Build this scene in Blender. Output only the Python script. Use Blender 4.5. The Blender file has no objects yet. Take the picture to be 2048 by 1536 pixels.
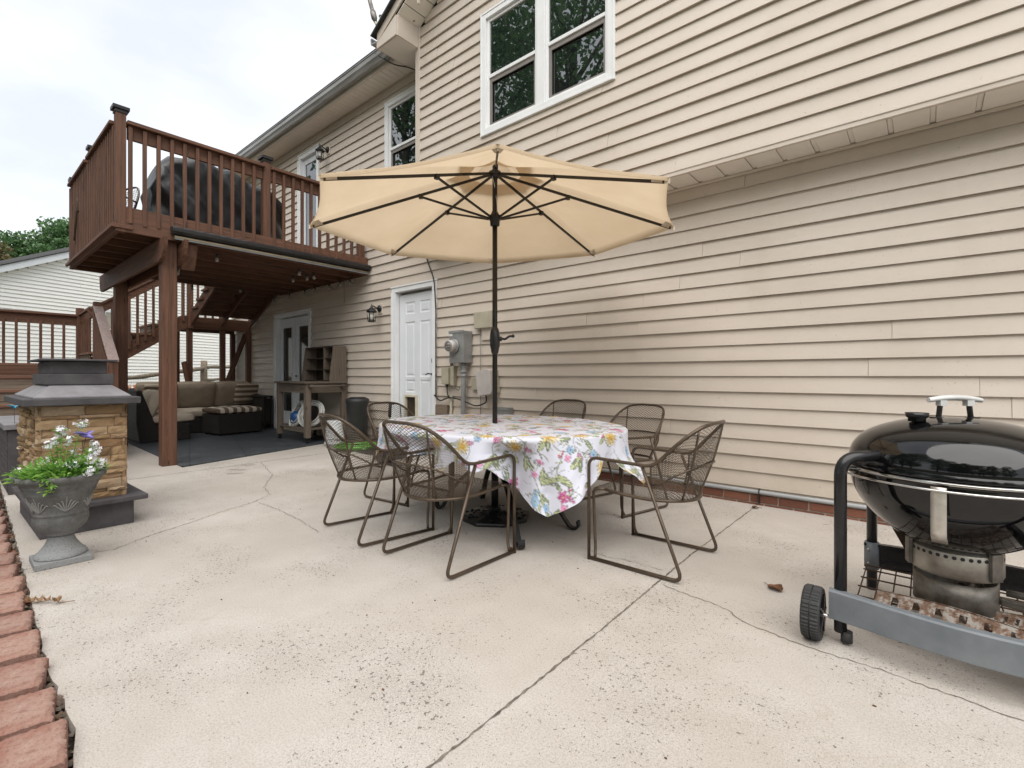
import bpy, math, random
import numpy as np
from mathutils import Vector, Matrix
rnd = random.Random(7)
R = math.radians
scene = bpy.context.scene
COL = scene.collection

# ------------------------------------------------------------------ camera
cam_d = bpy.data.cameras.new('camera')
cam = bpy.data.objects.new('camera', cam_d); COL.objects.link(cam)
cam.location = (0, 0, 1.03)
cam.rotation_euler = (R(90), 0, R(40.4))
cam_d.sensor_width = 36.0
cam_d.lens = 970 / 2048 * 36
cam_d.shift_y = -16 / 2048
cam_d.clip_start = 0.05; cam_d.clip_end = 500
scene.camera = cam

# ------------------------------------------------------------------ light
SUN_EL, SUN_AZ = 54, 150          # azimuth: direction the light comes from, clockwise from +Y
w = bpy.data.worlds.new('World'); scene.world = w; w.use_nodes = True
nt = w.node_tree; nt.nodes.clear()
out = nt.nodes.new('ShaderNodeOutputWorld'); bg = nt.nodes.new('ShaderNodeBackground')
sky = nt.nodes.new('ShaderNodeTexSky'); sky.sky_type = 'NISHITA'; sky.sun_disc = False
sky.sun_elevation = R(SUN_EL); sky.sun_rotation = R(SUN_AZ)
tc = nt.nodes.new('ShaderNodeTexCoord'); mp = nt.nodes.new('ShaderNodeMapping')
mp.inputs['Scale'].default_value = (1.0, 1.0, 2.2)
n1 = nt.nodes.new('ShaderNodeTexNoise'); n1.inputs['Scale'].default_value = 2.6
n1.inputs['Detail'].default_value = 5; n1.inputs['Roughness'].default_value = .5
rp = nt.nodes.new('ShaderNodeValToRGB')
rp.color_ramp.elements[0].position = .36; rp.color_ramp.elements[0].color = (3.9, 4.1, 4.45, 1)
rp.color_ramp.elements[1].position = .66; rp.color_ramp.elements[1].color = (5.2, 5.3, 5.4, 1)
mx = nt.nodes.new('ShaderNodeMix'); mx.data_type = 'RGBA'; mx.inputs[0].default_value = .93
nt.links.new(tc.outputs['Generated'], mp.inputs['Vector']); nt.links.new(mp.outputs[0], n1.inputs['Vector'])
nt.links.new(n1.outputs['Fac'], rp.inputs['Fac'])
nt.links.new(sky.outputs['Color'], mx.inputs[6]); nt.links.new(rp.outputs['Color'], mx.inputs[7])
nt.links.new(mx.outputs[2], bg.inputs['Color']); bg.inputs['Strength'].default_value = .082
nt.links.new(bg.outputs[0], out.inputs['Surface'])
sd = bpy.data.lights.new('sun', 'SUN'); sd.energy = 1.5; sd.angle = R(80); sd.color = (1, .955, .89)
sun = bpy.data.objects.new('sun', sd); COL.objects.link(sun)
_d = Vector((math.sin(R(SUN_AZ)) * math.cos(R(SUN_EL)), math.cos(R(SUN_AZ)) * math.cos(R(SUN_EL)), math.sin(R(SUN_EL))))
sun.rotation_euler = _d.to_track_quat('Z', 'Y').to_euler(); sun.location = (0, -3, 12)
scene.view_settings.view_transform = 'Standard'; scene.view_settings.look = 'None'
scene.view_settings.exposure = 1.52; scene.view_settings.gamma = 1
scene.cycles.max_bounces = 8; scene.cycles.transparent_max_bounces = 12

# ------------------------------------------------------------------ materials
def srgb(r, g, b):
    return tuple(((c / 255) / 12.92 if c / 255 <= .04045 else ((c / 255 + .055) / 1.055) ** 2.4) for c in (r, g, b)) + (1,)
def newmat(name):
    m = bpy.data.materials.new(name); m.use_nodes = True
    nt = m.node_tree
    return m, nt, nt.nodes['Principled BSDF']
def N(nt, t, **kw):
    n = nt.nodes.new(t)
    for k, v in kw.items():
        if k.startswith('i_'): n.inputs[k[2:].replace('_', ' ')].default_value = v
        else: setattr(n, k, v)
    return n
def coords(nt, scale=(1, 1, 1), rot=(0, 0, 0), kind='Object'):
    t = nt.nodes.new('ShaderNodeTexCoord'); m = nt.nodes.new('ShaderNodeMapping')
    m.inputs['Scale'].default_value = scale; m.inputs['Rotation'].default_value = rot
    nt.links.new(t.outputs[kind], m.inputs['Vector']); return m.outputs[0]
def noise(nt, vec, scale, detail=3, rough=.5):
    n = N(nt, 'ShaderNodeTexNoise'); n.inputs['Scale'].default_value = scale
    n.inputs['Detail'].default_value = detail; n.inputs['Roughness'].default_value = rough
    nt.links.new(vec, n.inputs['Vector']); return n.outputs['Fac']
def ramp(nt, fac, stops, interp='LINEAR'):
    r = nt.nodes.new('ShaderNodeValToRGB'); cr = r.color_ramp; cr.interpolation = interp
    while len(cr.elements) < len(stops): cr.elements.new(.5)
    for e, (p, c) in zip(cr.elements, stops):
        e.position = p; e.color = c if len(c) == 4 else tuple(c) + (1,)
    nt.links.new(fac, r.inputs['Fac']); return r.outputs['Color']
def mix(nt, fac, a, b, mode='MIX'):
    m = nt.nodes.new('ShaderNodeMix'); m.data_type = 'RGBA'; m.blend_type = mode
    for s, v in ((0, fac), (6, a), (7, b)):
        if hasattr(v, 'is_output'): nt.links.new(v, m.inputs[s])
        elif s == 0: m.inputs[0].default_value = v
        else: m.inputs[s].default_value = v if len(v) == 4 else tuple(v) + (1,)
    return m.outputs[2]
def mth(nt, op, a, b=None, c=None):
    m = nt.nodes.new('ShaderNodeMath'); m.operation = op
    for i, v in enumerate((a, b, c)):
        if v is None: continue
        if hasattr(v, 'is_output'): nt.links.new(v, m.inputs[i])
        else: m.inputs[i].default_value = v
    return m.outputs[0]
def bump(nt, bs, h, strength=.3, dist=.005):
    b = nt.nodes.new('ShaderNodeBump'); b.inputs['Strength'].default_value = strength; b.inputs['Distance'].default_value = dist
    nt.links.new(h, b.inputs['Height']); nt.links.new(b.outputs[0], bs.inputs['Normal'])
M = {}
def simple(name, c1, c2=None, rough=.6, metal=0, scale=8, bmp=0, bscale=None, spec=.5, stretch=(1, 1, 1), coat=0):
    m, nt, bs = newmat(name); v = coords(nt, stretch)
    if c2 is None: c2 = tuple(x * .8 for x in c1[:3]) + (1,)
    f = noise(nt, v, scale, 4, .6)
    nt.links.new(ramp(nt, f, [(.35, c2), (.65, c1)]), bs.inputs['Base Color'])
    bs.inputs['Roughness'].default_value = rough; bs.inputs['Metallic'].default_value = metal
    bs.inputs['Specular IOR Level'].default_value = spec
    bs.inputs['Coat Weight'].default_value = coat
    if bmp: bump(nt, bs, noise(nt, v, bscale or scale * 8, 3, .6), bmp, .004)
    M[name] = m; return m
def siding_mat(name, c, dark, amount=.5):
    m, nt, bs = newmat(name)
    v = coords(nt, (1, 1, 1)); g = coords(nt, (3, 3, 60))
    big = noise(nt, v, .9, 4, .6); fine = noise(nt, g, 9, 4, .65)
    spl = noise(nt, coords(nt, (1, 1, .35)), 3.2, 5, .6)
    col = mix(nt, ramp(nt, big, [(.35, (0, 0, 0, 1)), (.7, (amount,) * 3 + (1,))]), c, dark)
    col = mix(nt, ramp(nt, spl, [(.55, (0, 0, 0, 1)), (.75, (.30,) * 3 + (1,))]), col, dark)
    col = mix(nt, ramp(nt, fine, [(.3, (.09,) * 3 + (1,)), (.6, (0, 0, 0, 1))]), col, (.2, .17, .13, 1))
    # scattered mildew specks
    sp = noise(nt, v, 70, 2, .5); pm = noise(nt, v, 2.3, 2, .5)
    spm = mth(nt, 'MULTIPLY', mth(nt, 'GREATER_THAN', sp, .70), mth(nt, 'GREATER_THAN', pm, .52))
    col = mix(nt, mth(nt, 'MULTIPLY', spm, .35), col, (.16, .13, .09, 1))
    nt.links.new(col, bs.inputs['Base Color']); bs.inputs['Roughness'].default_value = .55
    sz_ = nt.nodes.new('ShaderNodeSeparateXYZ'); nt.links.new(v, sz_.inputs[0])
    spz = mth(nt, 'MULTIPLY', mth(nt, 'MAXIMUM', mth(nt, 'SUBTRACT', .62, sz_.outputs[2]), 0), mth(nt, 'MULTIPLY', noise(nt, v, 6, 4, .7), 1.1))
    col = mix(nt, spz, col, (.30, .235, .16, 1)); nt.links.new(col, bs.inputs['Base Color'])
    bs.inputs['Roughness'].default_value = .5
    wav = noise(nt, coords(nt, (.9, .9, 3)), 1.3, 2, .4)
    hsum = mth(nt, 'ADD', mth(nt, 'MULTIPLY', wav, 6.0), mth(nt, 'MULTIPLY', fine, .6))
    bump(nt, bs, hsum, .25, .004); M[name] = m
siding_mat('siding', (.585, .518, .452, 1), (.45, .385, .315, 1))
siding_mat('siding_cream', (.92, .90, .85, 1), (.87, .84, .78, 1), .3)
def wood(name, c1, c2, axis, rough=.65, wear=(.3, .16, .1), wamt=.25, bm=.5):
    m, nt, bs = newmat(name)
    st = {'x': (1.2, 22, 22), 'y': (22, 1.2, 22), 'z': (22, 22, 1.2)}[axis]
    v = coords(nt, st); v0 = coords(nt)
    g = noise(nt, v, 1.6, 6, .62); big = noise(nt, v0, 2.2, 4, .6); fine = noise(nt, v, 7, 4, .7)
    col = ramp(nt, g, [(.28, c2), (.62, c1)])
    col = mix(nt, ramp(nt, big, [(.35, (0, 0, 0, 1)), (.75, (.45,) * 3 + (1,))]), col, tuple(x * .6 for x in c1[:3]) + (1,))
    col = mix(nt, ramp(nt, fine, [(.62, (0, 0, 0, 1)), (.74, (wamt,) * 3 + (1,))]), col, wear + (1,))
    # drying checks along the grain
    ck = noise(nt, coords(nt, tuple(.35 if s < 2 else s * .8 for s in st)), 1.0, 2, .4)
    ckm = mth(nt, 'LESS_THAN', mth(nt, 'ABSOLUTE', mth(nt, 'SUBTRACT', ck, .5)), .0035)
    col = mix(nt, mth(nt, 'MULTIPLY', ckm, .8), col, tuple(x * .15 for x in c2[:3]) + (1,))
    kv = N(nt, 'ShaderNodeTexVoronoi'); kv.inputs['Scale'].default_value = 1.0
    nt.links.new(coords(nt, tuple(2.0 if s < 2 else 9 for s in st)), kv.inputs['Vector'])
    kd = mth(nt, 'ADD', kv.outputs['Distance'], mth(nt, 'MULTIPLY', g, .05))
    col = mix(nt, ramp(nt, kd, [(.07, (.8,) * 3 + (1,)), (.13, (0, 0, 0, 1))]), col, tuple(x * .35 for x in c2[:3]) + (1,))
    nt.links.new(col, bs.inputs['Base Color']); bs.inputs['Roughness'].default_value = rough
    bump(nt, bs, g, bm, .004); M[name] = m
for ax in 'xyz':
    wood('deck_wood_' + ax, (.158, .070, .038, 1), (.062, .026, .014, 1), ax, wear=(.32, .20, .12), wamt=.4)
    wood('old_wood_' + ax, (.23, .18, .135, 1), (.11, .08, .058, 1), ax, .8, (.42, .36, .29), .3)
wood('bench_wood_x', (.15, .12, .092, 1), (.07, .053, .04, 1), 'x', .8, (.30, .26, .21), .3); wood('bench_wood_y', (.15, .12, .092, 1), (.07, .053, .04, 1), 'y', .8, (.30, .26, .21), .3); wood('bench_wood_z', (.16, .125, .095, 1), (.08, .06, .045, 1), 'z', .8, (.32, .27, .22), .3)
wood('tread_wood', (.20, .10, .06, 1), (.12, .05, .03, 1), 'y', .6, (.45, .38, .33), .45)
wood('pale_rail_wood', (.42, .33, .31, 1), (.32, .23, .21, 1), 'x', .45, (.6, .55, .55), .3)
wood('fence_wood', (.26, .21, .15, 1), (.12, .09, .06, 1), 'y', .85, (.4, .35, .28), .4)
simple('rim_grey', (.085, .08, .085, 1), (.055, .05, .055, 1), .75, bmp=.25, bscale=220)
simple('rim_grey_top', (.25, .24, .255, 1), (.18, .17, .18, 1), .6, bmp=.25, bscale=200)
simple('white_paint', (.78, .79, .80, 1), (.72, .73, .74, 1), .35, scale=3)
simple('door_white', (.70, .73, .76, 1), (.64, .67, .70, 1), .42, scale=2)
simple('soffit_vinyl', (.78, .73, .67, 1), (.72, .67, .61, 1), .55, scale=2)
simple('trim_vinyl', (.60, .535, .47, 1), (.54, .47, .40, 1), .5, scale=2)
simple('gutter_metal', (.38, .38, .38, 1), (.25, .24, .23, 1), .28, .25, scale=4, stretch=(.4, 3, 3))
simple('shingle', (.045, .042, .04, 1), (.02, .02, .02, 1), .9, scale=30, bmp=.6)
simple('cap_black', (.020, .018, .018, 1), (.012, .011, .011, 1), .35)
simple('black_metal', (.017, .017, .018, 1), (.010, .010, .011, 1), .38, .2, scale=14)
simple('bronze_metal', (.105, .074, .050, 1), (.065, .046, .031, 1), .34, .35, scale=20)
simple('umbrella_pole', (.028, .024, .020, 1), (.016, .014, .012, 1), .35, .4)
simple('screen_mesh', (.028, .028, .028, 1), (.020, .020, .020, 1), .45, scale=60)
simple('grey_vinyl', (.22, .20, .185, 1), (.18, .165, .15, 1), .5)
simple('grey_metal_box', (.30, .305, .30, 1), (.24, .245, .24, 1), .45, .3, scale=10)
simple('pvc_grey', (.36, .37, .38, 1), (.29, .30, .31, 1), .4, scale=5)
simple('beige_box', (.42, .39, .30, 1), (.36, .33, .25, 1), .5)
simple('pale_box', (.55, .52, .50, 1), (.48, .45, .43, 1), .5)
simple('cable_black', (.02, .02, .02, 1), None, .5)
simple('cable_grey', (.22, .2, .18, 1), None, .5)
simple('cream_plastic', (.62, .57, .45, 1), None, .5)
simple('brown_dark', (.045, .03, .02, 1), (.025, .017, .011, 1), .6)
simple('mat_black', (.030, .034, .038, 1), (.016, .018, .021, 1), .6, scale=25, bmp=.4, spec=.6)
simple('blue_plastic', (.02, .09, .25, 1), (.012, .05, .16, 1), .3)
simple('hose_white', (.55, .55, .52, 1), (.4, .4, .38, 1), .45)
simple('hose_green', (.16, .48, .06, 1), (.08, .32, .03, 1), .4, scale=30)
simple('white_plastic', (.66, .68, .68, 1), (.56, .57, .57, 1), .4)
simple('black_plastic', (.022, .023, .024, 1), (.015, .015, .016, 1), .5)
simple('shade_cloth', (.24, .20, .13, 1), (.18, .15, .10, 1), .8)
simple('mulch', (.06, .04, .03, 1), (.025, .018, .013, 1), .95, scale=60, bmp=1)
simple('soil', (.05, .035, .025, 1), (.025, .018, .012, 1), .95, scale=60, bmp=1)
simple('glass_clear', (.30, .28, .25, 1), None, .08)
simple('galvanised', (.50, .47, .42, 1), (.30, .26, .22, 1), .42, .75, scale=9, bmp=.15)
simple('steel_grey', (.24, .225, .20, 1), (.11, .095, .08, 1), .5, .7, scale=14, bmp=.2)
simple('strap_steel', (.62, .58, .52, 1), (.48, .44, .40, 1), .35, .7, scale=20)
simple('chrome', (.65, .64, .62, 1), (.5, .48, .46, 1), .18, .95)
simple('handle_white', (.62, .62, .61, 1), (.48, .48, .47, 1), .4)
simple('bar_grey', (.175, .19, .205, 1), (.12, .135, .15, 1), .5, scale=7, bmp=.15, bscale=300)
simple('leg_black', (.016, .016, .018, 1), (.010, .010, .011, 1), .25, .1)
simple('rubber', (.028, .028, .029, 1), (.018, .018, .018, 1), .65)
simple('leaf_dead', (.16, .07, .03, 1), (.07, .03, .012, 1), .7, scale=40)
simple('twig', (.30, .19, .10, 1), (.18, .1, .05, 1), .8, scale=40)
simple('bark', (.10, .075, .055, 1), (.05, .038, .028, 1), .95, scale=12, bmp=1, stretch=(3, 3, .5))
simple('fastener', (.5, .48, .45, 1), None, .3, .9)
simple('petal_white', (.82, .83, .84, 1), (.74, .74, .80, 1), .5, scale=60)
simple('petal_orange', (.80, .28, .02, 1), (.6, .14, .01, 1), .5, scale=60)
simple('ornament_purple', (.26, .20, .55, 1), (.08, .07, .30, 1), .25, scale=30)
simple('ornament_teal', (.02, .28, .42, 1), (.01, .16, .30, 1), .3, scale=30)
simple('lamp_glass', (.50, .50, .47, 1), (.36, .36, .34, 1), .15, spec=.8)

def leafmat(name, c1, c2, c3):
    m, nt, bs = newmat(name)
    g = nt.nodes.new('ShaderNodeNewGeometry'); v = coords(nt)
    c = ramp(nt, g.outputs['Random Per Island'], [(0, c1), (.5, c2), (1, c3)])
    nt.links.new(c, bs.inputs['Base Color']); bs.inputs['Roughness'].default_value = .5
    tr = nt.nodes.new('ShaderNodeBsdfTranslucent'); ms = nt.nodes.new('ShaderNodeMixShader'); ms.inputs[0].default_value = .4
    nt.links.new(c, tr.inputs['Color']); o = nt.nodes['Material Output']
    nt.links.new(bs.outputs[0], ms.inputs[1]); nt.links.new(tr.outputs[0], ms.inputs[2]); nt.links.new(ms.outputs[0], o.inputs['Surface'])
    M[name] = m
leafmat('leaf_dark', (.06, .13, .045, 1), (.09, .18, .065, 1), (.14, .25, .09, 1))
leafmat('leaf_bright', (.08, .20, .04, 1), (.13, .27, .06, 1), (.20, .34, .09, 1))
leafmat('leaf_rust', (.10, .09, .04, 1), (.17, .11, .05, 1), (.12, .15, .05, 1))
leafmat('leaf_plant', (.12, .30, .05, 1), (.22, .44, .08, 1), (.36, .55, .14, 1))
leafmat('grass_mat', (.05, .12, .025, 1), (.08, .16, .04, 1), (.12, .20, .05, 1))

def window_glass(name, base, rough, spec, ior=1.6):
    m, nt, bs = newmat(name)
    bs.inputs['Base Color'].default_value = base; bs.inputs['Roughness'].default_value = rough
    bs.inputs['IOR'].default_value = ior; bs.inputs['Specular IOR Level'].default_value = spec
    v = coords(nt); bump(nt, bs, noise(nt, v, 1.6, 1, .4), .06, .01); M[name] = m
window_glass('pane_glass', (.008, .012, .012, 1), .01, 1.0, 2.0)
window_glass('pane_dim', (.035, .038, .034, 1), .05, .7, 1.7)

# concrete with pits, mottling and rust/age stains
m, nt, bs = newmat('concrete'); v = coords(nt)
big = noise(nt, v, .8, 5, .6); mid = noise(nt, v, 5.5, 5, .65); fine = noise(nt, v, 160, 3, .7)
col = ramp(nt, big, [(.3, (.43, .390, .352, 1)), (.5, (.505, .468, .432, 1)), (.7, (.575, .545, .515, 1))])
col = mix(nt, ramp(nt, mid, [(.38, (.30,) * 3 + (1,)), (.62, (0, 0, 0, 1))]), col, (.40, .365, .32, 1))
col = mix(nt, ramp(nt, fine, [(.36, (.60,) * 3 + (1,)), (.56, (0, 0, 0, 1))]), col, (.33, .28, .235, 1))
patch = noise(nt, v, 1.7, 3, .55)
vo = N(nt, 'ShaderNodeTexVoronoi'); vo.inputs['Scale'].default_value = 120; nt.links.new(v, vo.inputs['Vector'])
sz = noise(nt, v, 60, 2, .5)
thr = mth(nt, 'MULTIPLY', mth(nt, 'SUBTRACT', patch, .30), mth(nt, 'MULTIPLY', mth(nt, 'SUBTRACT', sz, .49), 10.0))
pit = mth(nt, 'LESS_THAN', vo.outputs['Distance'], thr)
vo2 = N(nt, 'ShaderNodeTexVoronoi'); vo2.inputs['Scale'].default_value = 260; nt.links.new(v, vo2.inputs['Vector'])
pit2 = mth(nt, 'LESS_THAN', vo2.outputs['Distance'], mth(nt, 'MULTIPLY', mth(nt, 'SUBTRACT', patch, .20), 1.15))
rv = N(nt, 'ShaderNodeTexVoronoi'); rv.inputs['Scale'].default_value = 19; nt.links.new(v, rv.inputs['Vector'])
stone = mth(nt, 'LESS_THAN', rv.outputs['Distance'], mth(nt, 'MULTIPLY', mth(nt, 'SUBTRACT', noise(nt, v, 7, 2, .5), .60), .9))
col = mix(nt, mth(nt, 'MULTIPLY', pit2, .40), col, (.22, .19, .16, 1))
col = mix(nt, mth(nt, 'MULTIPLY', pit, .85), col, (.13, .11, .095, 1))
col = mix(nt, mth(nt, 'MULTIPLY', stone, .7), col, (.10, .09, .085, 1))
# wet / dirty halo stains
st = noise(nt, coords(nt, (1, 1, 1), (0, 0, .6)), 1.15, 6, .68)
col = mix(nt, ramp(nt, st, [(.56, (0, 0, 0, 1)), (.72, (.30,) * 3 + (1,))]), col, (.38, .34, .285, 1))
wmk = noise(nt, coords(nt, (1, 1, 1), (0, 0, 1.1)), .75, 4, .62)
wml = mth(nt, 'LESS_THAN', mth(nt, 'ABSOLUTE', mth(nt, 'SUBTRACT', wmk, .545)), .0022)
col = mix(nt, mth(nt, 'MULTIPLY', wml, .28), col, (.36, .32, .27, 1))
col = mix(nt, ramp(nt, wmk, [(.545, (0, 0, 0, 1)), (.60, (.16,) * 3 + (1,))]), col, (.40, .36, .31, 1))
nt.links.new(col, bs.inputs['Base Color']); bs.inputs['Roughness'].default_value = .85
hh = mth(nt, 'SUBTRACT', fine, mth(nt, 'MULTIPLY', pit, 1.2)); bump(nt, bs, hh, .16, .003); M['concrete'] = m
simple('joint_dark', (.22, .19, .155, 1), (.085, .07, .058, 1), .95, scale=25)
simple('crack_dark', (.24, .21, .175, 1), (.15, .125, .10, 1), .95, scale=30)
simple('patch_repair', (.36, .33, .29, 1), (.30, .27, .235, 1), .9, scale=20)

# bricks
m, nt, bs = newmat('paver_red'); v = coords(nt); g = nt.nodes.new('ShaderNodeObjectInfo')
c = ramp(nt, g.outputs['Random'], [(0, (.20, .08, .058, 1)), (.5, (.27, .125, .092, 1)), (1, (.33, .175, .13, 1))])
c = mix(nt, ramp(nt, noise(nt, v, 9, 5, .65), [(.4, (0, 0, 0, 1)), (.7, (.65,) * 3 + (1,))]), c, (.45, .34, .28, 1))
c = mix(nt, ramp(nt, noise(nt, v, 120, 3, .7), [(.3, (.65,) * 3 + (1,)), (.5, (0, 0, 0, 1))]), c, (.16, .07, .055, 1))
nt.links.new(c, bs.inputs['Base Color']); bs.inputs['Roughness'].default_value = .9
bump(nt, bs, noise(nt, v, 90, 5, .7), .8, .005); M['paver_red'] = m
def island(name, stops, rough=.9, bscale=40, bs_=.8, mott=(.3, .2, .1, 1), mo=.5):
    m, nt, bs = newmat(name); g = nt.nodes.new('ShaderNodeNewGeometry'); v = coords(nt)
    c = ramp(nt, g.outputs['Random Per Island'], stops)
    c = mix(nt, ramp(nt, noise(nt, v, 16, 5, .65), [(.38, (0, 0, 0, 1)), (.7, (mo,) * 3 + (1,))]), c, mott)
    nt.links.new(c, bs.inputs['Base Color']); bs.inputs['Roughness'].default_value = rough
    bump(nt, bs, noise(nt, v, bscale, 5, .65), bs_, .006); M[name] = m
island('ledge_stone', [(0, (.14, .09, .05, 1)), (.25, (.32, .21, .11, 1)), (.5, (.43, .31, .19, 1)), (.75, (.24, .14, .07, 1)), (1, (.54, .44, .32, 1))], mott=(.22, .125, .05, 1))
island('brick_red', [(0, (.12, .045, .028, 1)), (1, (.22, .09, .055, 1))], mott=(.16, .06, .04, 1))
island('rubble', [(0, (.06, .055, .05, 1)), (.35, (.16, .14, .12, 1)), (.6, (.28, .25, .22, 1)), (.7, (.35, .10, .05, 1)), (1, (.10, .08, .06, 1))], bscale=120)
simple('mortar', (.36, .31, .25, 1), None, .95, scale=30)

# cushions
def cushion_mat(name, c, dark):
    m, nt, bs = newmat(name); v = coords(nt)
    col = mix(nt, ramp(nt, noise(nt, v, 5, 4, .6), [(.35, (.5,) * 3 + (1,)), (.65, (0, 0, 0, 1))]), c, dark)
    col = mix(nt, ramp(nt, noise(nt, v, 300, 2, .6), [(.35, (.35,) * 3 + (1,)), (.6, (0, 0, 0, 1))]), col, dark)
    nt.links.new(col, bs.inputs['Base Color']); bs.inputs['Roughness'].default_value = .9
    bump(nt, bs, noise(nt, v, 11, 3, .5), .45, .02); M[name] = m
cushion_mat('cushion_tan', (.46, .39, .31, 1), (.36, .30, .23, 1))
cushion_mat('cushion_brown', (.29, .235, .175, 1), (.21, .165, .12, 1))
def stripes(name, axis, period, c1, c2):
    m, nt, bs = newmat(name); v = coords(nt); s = nt.nodes.new('ShaderNodeSeparateXYZ'); nt.links.new(v, s.inputs[0])
    t = mth(nt, 'FRACT', mth(nt, 'DIVIDE', s.outputs['XYZ'.index(axis)], period)); f = mth(nt, 'GREATER_THAN', t, .5)
    col = mix(nt, f, c1, c2); nt.links.new(col, bs.inputs['Base Color']); bs.inputs['Roughness'].default_value = .9
    bump(nt, bs, noise(nt, v, 40, 3, .5), .3, .006); M[name] = m
stripes('cushion_stripe_y', 'Y', .135, (.11, .075, .05, 1), (.46, .41, .33, 1))
stripes('cushion_stripe_z', 'Z', .10, (.11, .075, .05, 1), (.40, .34, .26, 1))
def wicker_mat():
    m, nt, bs = newmat('wicker'); v = coords(nt)
    wv = N(nt, 'ShaderNodeTexWave'); wv.bands_direction = 'Z'; wv.inputs['Scale'].default_value = 26; wv.inputs['Distortion'].default_value = 1.2; wv.inputs['Detail'].default_value = 2
    nt.links.new(v, wv.inputs['Vector'])
    wx = N(nt, 'ShaderNodeTexWave'); wx.bands_direction = 'DIAGONAL'; wx.inputs['Scale'].default_value = 22; nt.links.new(v, wx.inputs['Vector'])
    h = mth(nt, 'MULTIPLY', wv.outputs['Fac'], wx.outputs['Fac'])
    nt.links.new(ramp(nt, h, [(0, (.010, .008, .007, 1)), (1, (.050, .038, .032, 1))]), bs.inputs['Base Color'])
    bs.inputs['Roughness'].default_value = .5; bump(nt, bs, h, .9, .01); M['wicker'] = m
wicker_mat()
# draped black plastic cover
m, nt, bs = newmat('cover_black'); v = coords(nt)
bs.inputs['Base Color'].default_value = (.010, .0105, .012, 1); bs.inputs['Roughness'].default_value = .38
bump(nt, bs, noise(nt, coords(nt, (1, .35, 1), (R(38), 0, 0)), 6, 3, .5), .22, .03); M['cover_black'] = m
# rubber tiles under the deck
m, nt, bs = newmat('rubber_tiles'); v = coords(nt, (1, 1, 1), (0, 0, R(16)))
br = N(nt, 'ShaderNodeTexBrick'); br.offset = 0; br.inputs['Scale'].default_value = 1.0
br.inputs['Brick Width'].default_value = .6; br.inputs['Row Height'].default_value = .6; br.inputs['Mortar Size'].default_value = .006
br.inputs['Color1'].default_value = (.040, .048, .056, 1); br.inputs['Color2'].default_value = (.050, .058, .066, 1); br.inputs['Mortar'].default_value = (.010, .011, .012, 1)
nt.links.new(v, br.inputs['Vector'])
w1 = N(nt, 'ShaderNodeTexWave'); w1.bands_direction = 'X'; w1.inputs['Scale'].default_value = 14; w1.inputs['Distortion'].default_value = .6
nt.links.new(v, w1.inputs['Vector'])
col = mix(nt, mth(nt, 'MULTIPLY', w1.outputs['Fac'], .35), br.outputs['Color'], (.018, .021, .025, 1))
col = mix(nt, ramp(nt, noise(nt, v, 3, 5, .65), [(.5, (0, 0, 0, 1)), (.75, (.35,) * 3 + (1,))]), col, (.15, .145, .14, 1))
nt.links.new(col, bs.inputs['Base Color']); bs.inputs['Roughness'].default_value = .55
bump(nt, bs, w1.outputs['Fac'], .3, .004); M['rubber_tiles'] = m
# canopy: two-sided fabric with light shining through
m, nt, bs = newmat('canopy_fabric'); v = coords(nt)
c = ramp(nt, noise(nt, v, 2.5, 4, .6), [(.35, (.66, .52, .355, 1)), (.65, (.71, .57, .405, 1))])
nt.links.new(c, bs.inputs['Base Color']); bs.inputs['Roughness'].default_value = .85
tr = nt.nodes.new('ShaderNodeBsdfTranslucent'); nt.links.new(c, tr.inputs['Color'])
ms = nt.nodes.new('ShaderNodeMixShader'); ms.inputs[0].default_value = .52
nt.links.new(bs.outputs[0], ms.inputs[1]); nt.links.new(tr.outputs[0], ms.inputs[2])
nt.links.new(ms.outputs[0], nt.nodes['Material Output'].inputs['Surface'])
bump(nt, bs, noise(nt, v, 500, 2, .5), .15, .002); M['canopy_fabric'] = m
simple('canopy_hem', (.62, .54, .44, 1), (.5, .42, .33, 1), .8)
# printed cloth: pattern colours live in the mesh attribute 'print'
m, nt, bs = newmat('cloth_print'); a = nt.nodes.new('ShaderNodeVertexColor'); a.layer_name = 'print'
g = nt.nodes.new('ShaderNodeNewGeometry')
c = mix(nt, g.outputs['Backfacing'], a.outputs['Color'], (.42, .39, .42, 1))
nt.links.new(c, bs.inputs['Base Color']); bs.inputs['Roughness'].default_value = .75; M['cloth_print'] = m
# enamel
m, nt, bs = newmat('enamel'); v = coords(nt)
bs.inputs['Base Color'].default_value = (.003, .003, .0035, 1); bs.inputs['Roughness'].default_value = .06
bs.inputs['Coat Weight'].default_value = .15; bs.inputs['Coat Roughness'].default_value = .02; bs.inputs['IOR'].default_value = 1.5
du = ramp(nt, noise(nt, v, 14, 5, .7), [(.45, (.05,) * 3 + (1,)), (.75, (.20,) * 3 + (1,))])
nt.links.new(du, bs.inputs['Roughness'])
bump(nt, bs, noise(nt, v, 3.0, 2, .5), .03, .02); M['enamel'] = m
# rusted charcoal holders
m, nt, bs = newmat('rusty_steel'); v = coords(nt)
f = noise(nt, v, 38, 5, .7)
nt.links.new(ramp(nt, f, [(.35, (.10, .042, .022, 1)), (.48, (.20, .13, .09, 1)), (.58, (.36, .33, .30, 1)), (.75, (.27, .24, .21, 1))]), bs.inputs['Base Color'])
bs.inputs['Roughness'].default_value = .75; bs.inputs['Metallic'].default_value = .25; bump(nt, bs, f, .5, .003); M['rusty_steel'] = m
simple('rust_wire', (.09, .05, .03, 1), (.05, .03, .02, 1), .7, .4, scale=40)
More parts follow.
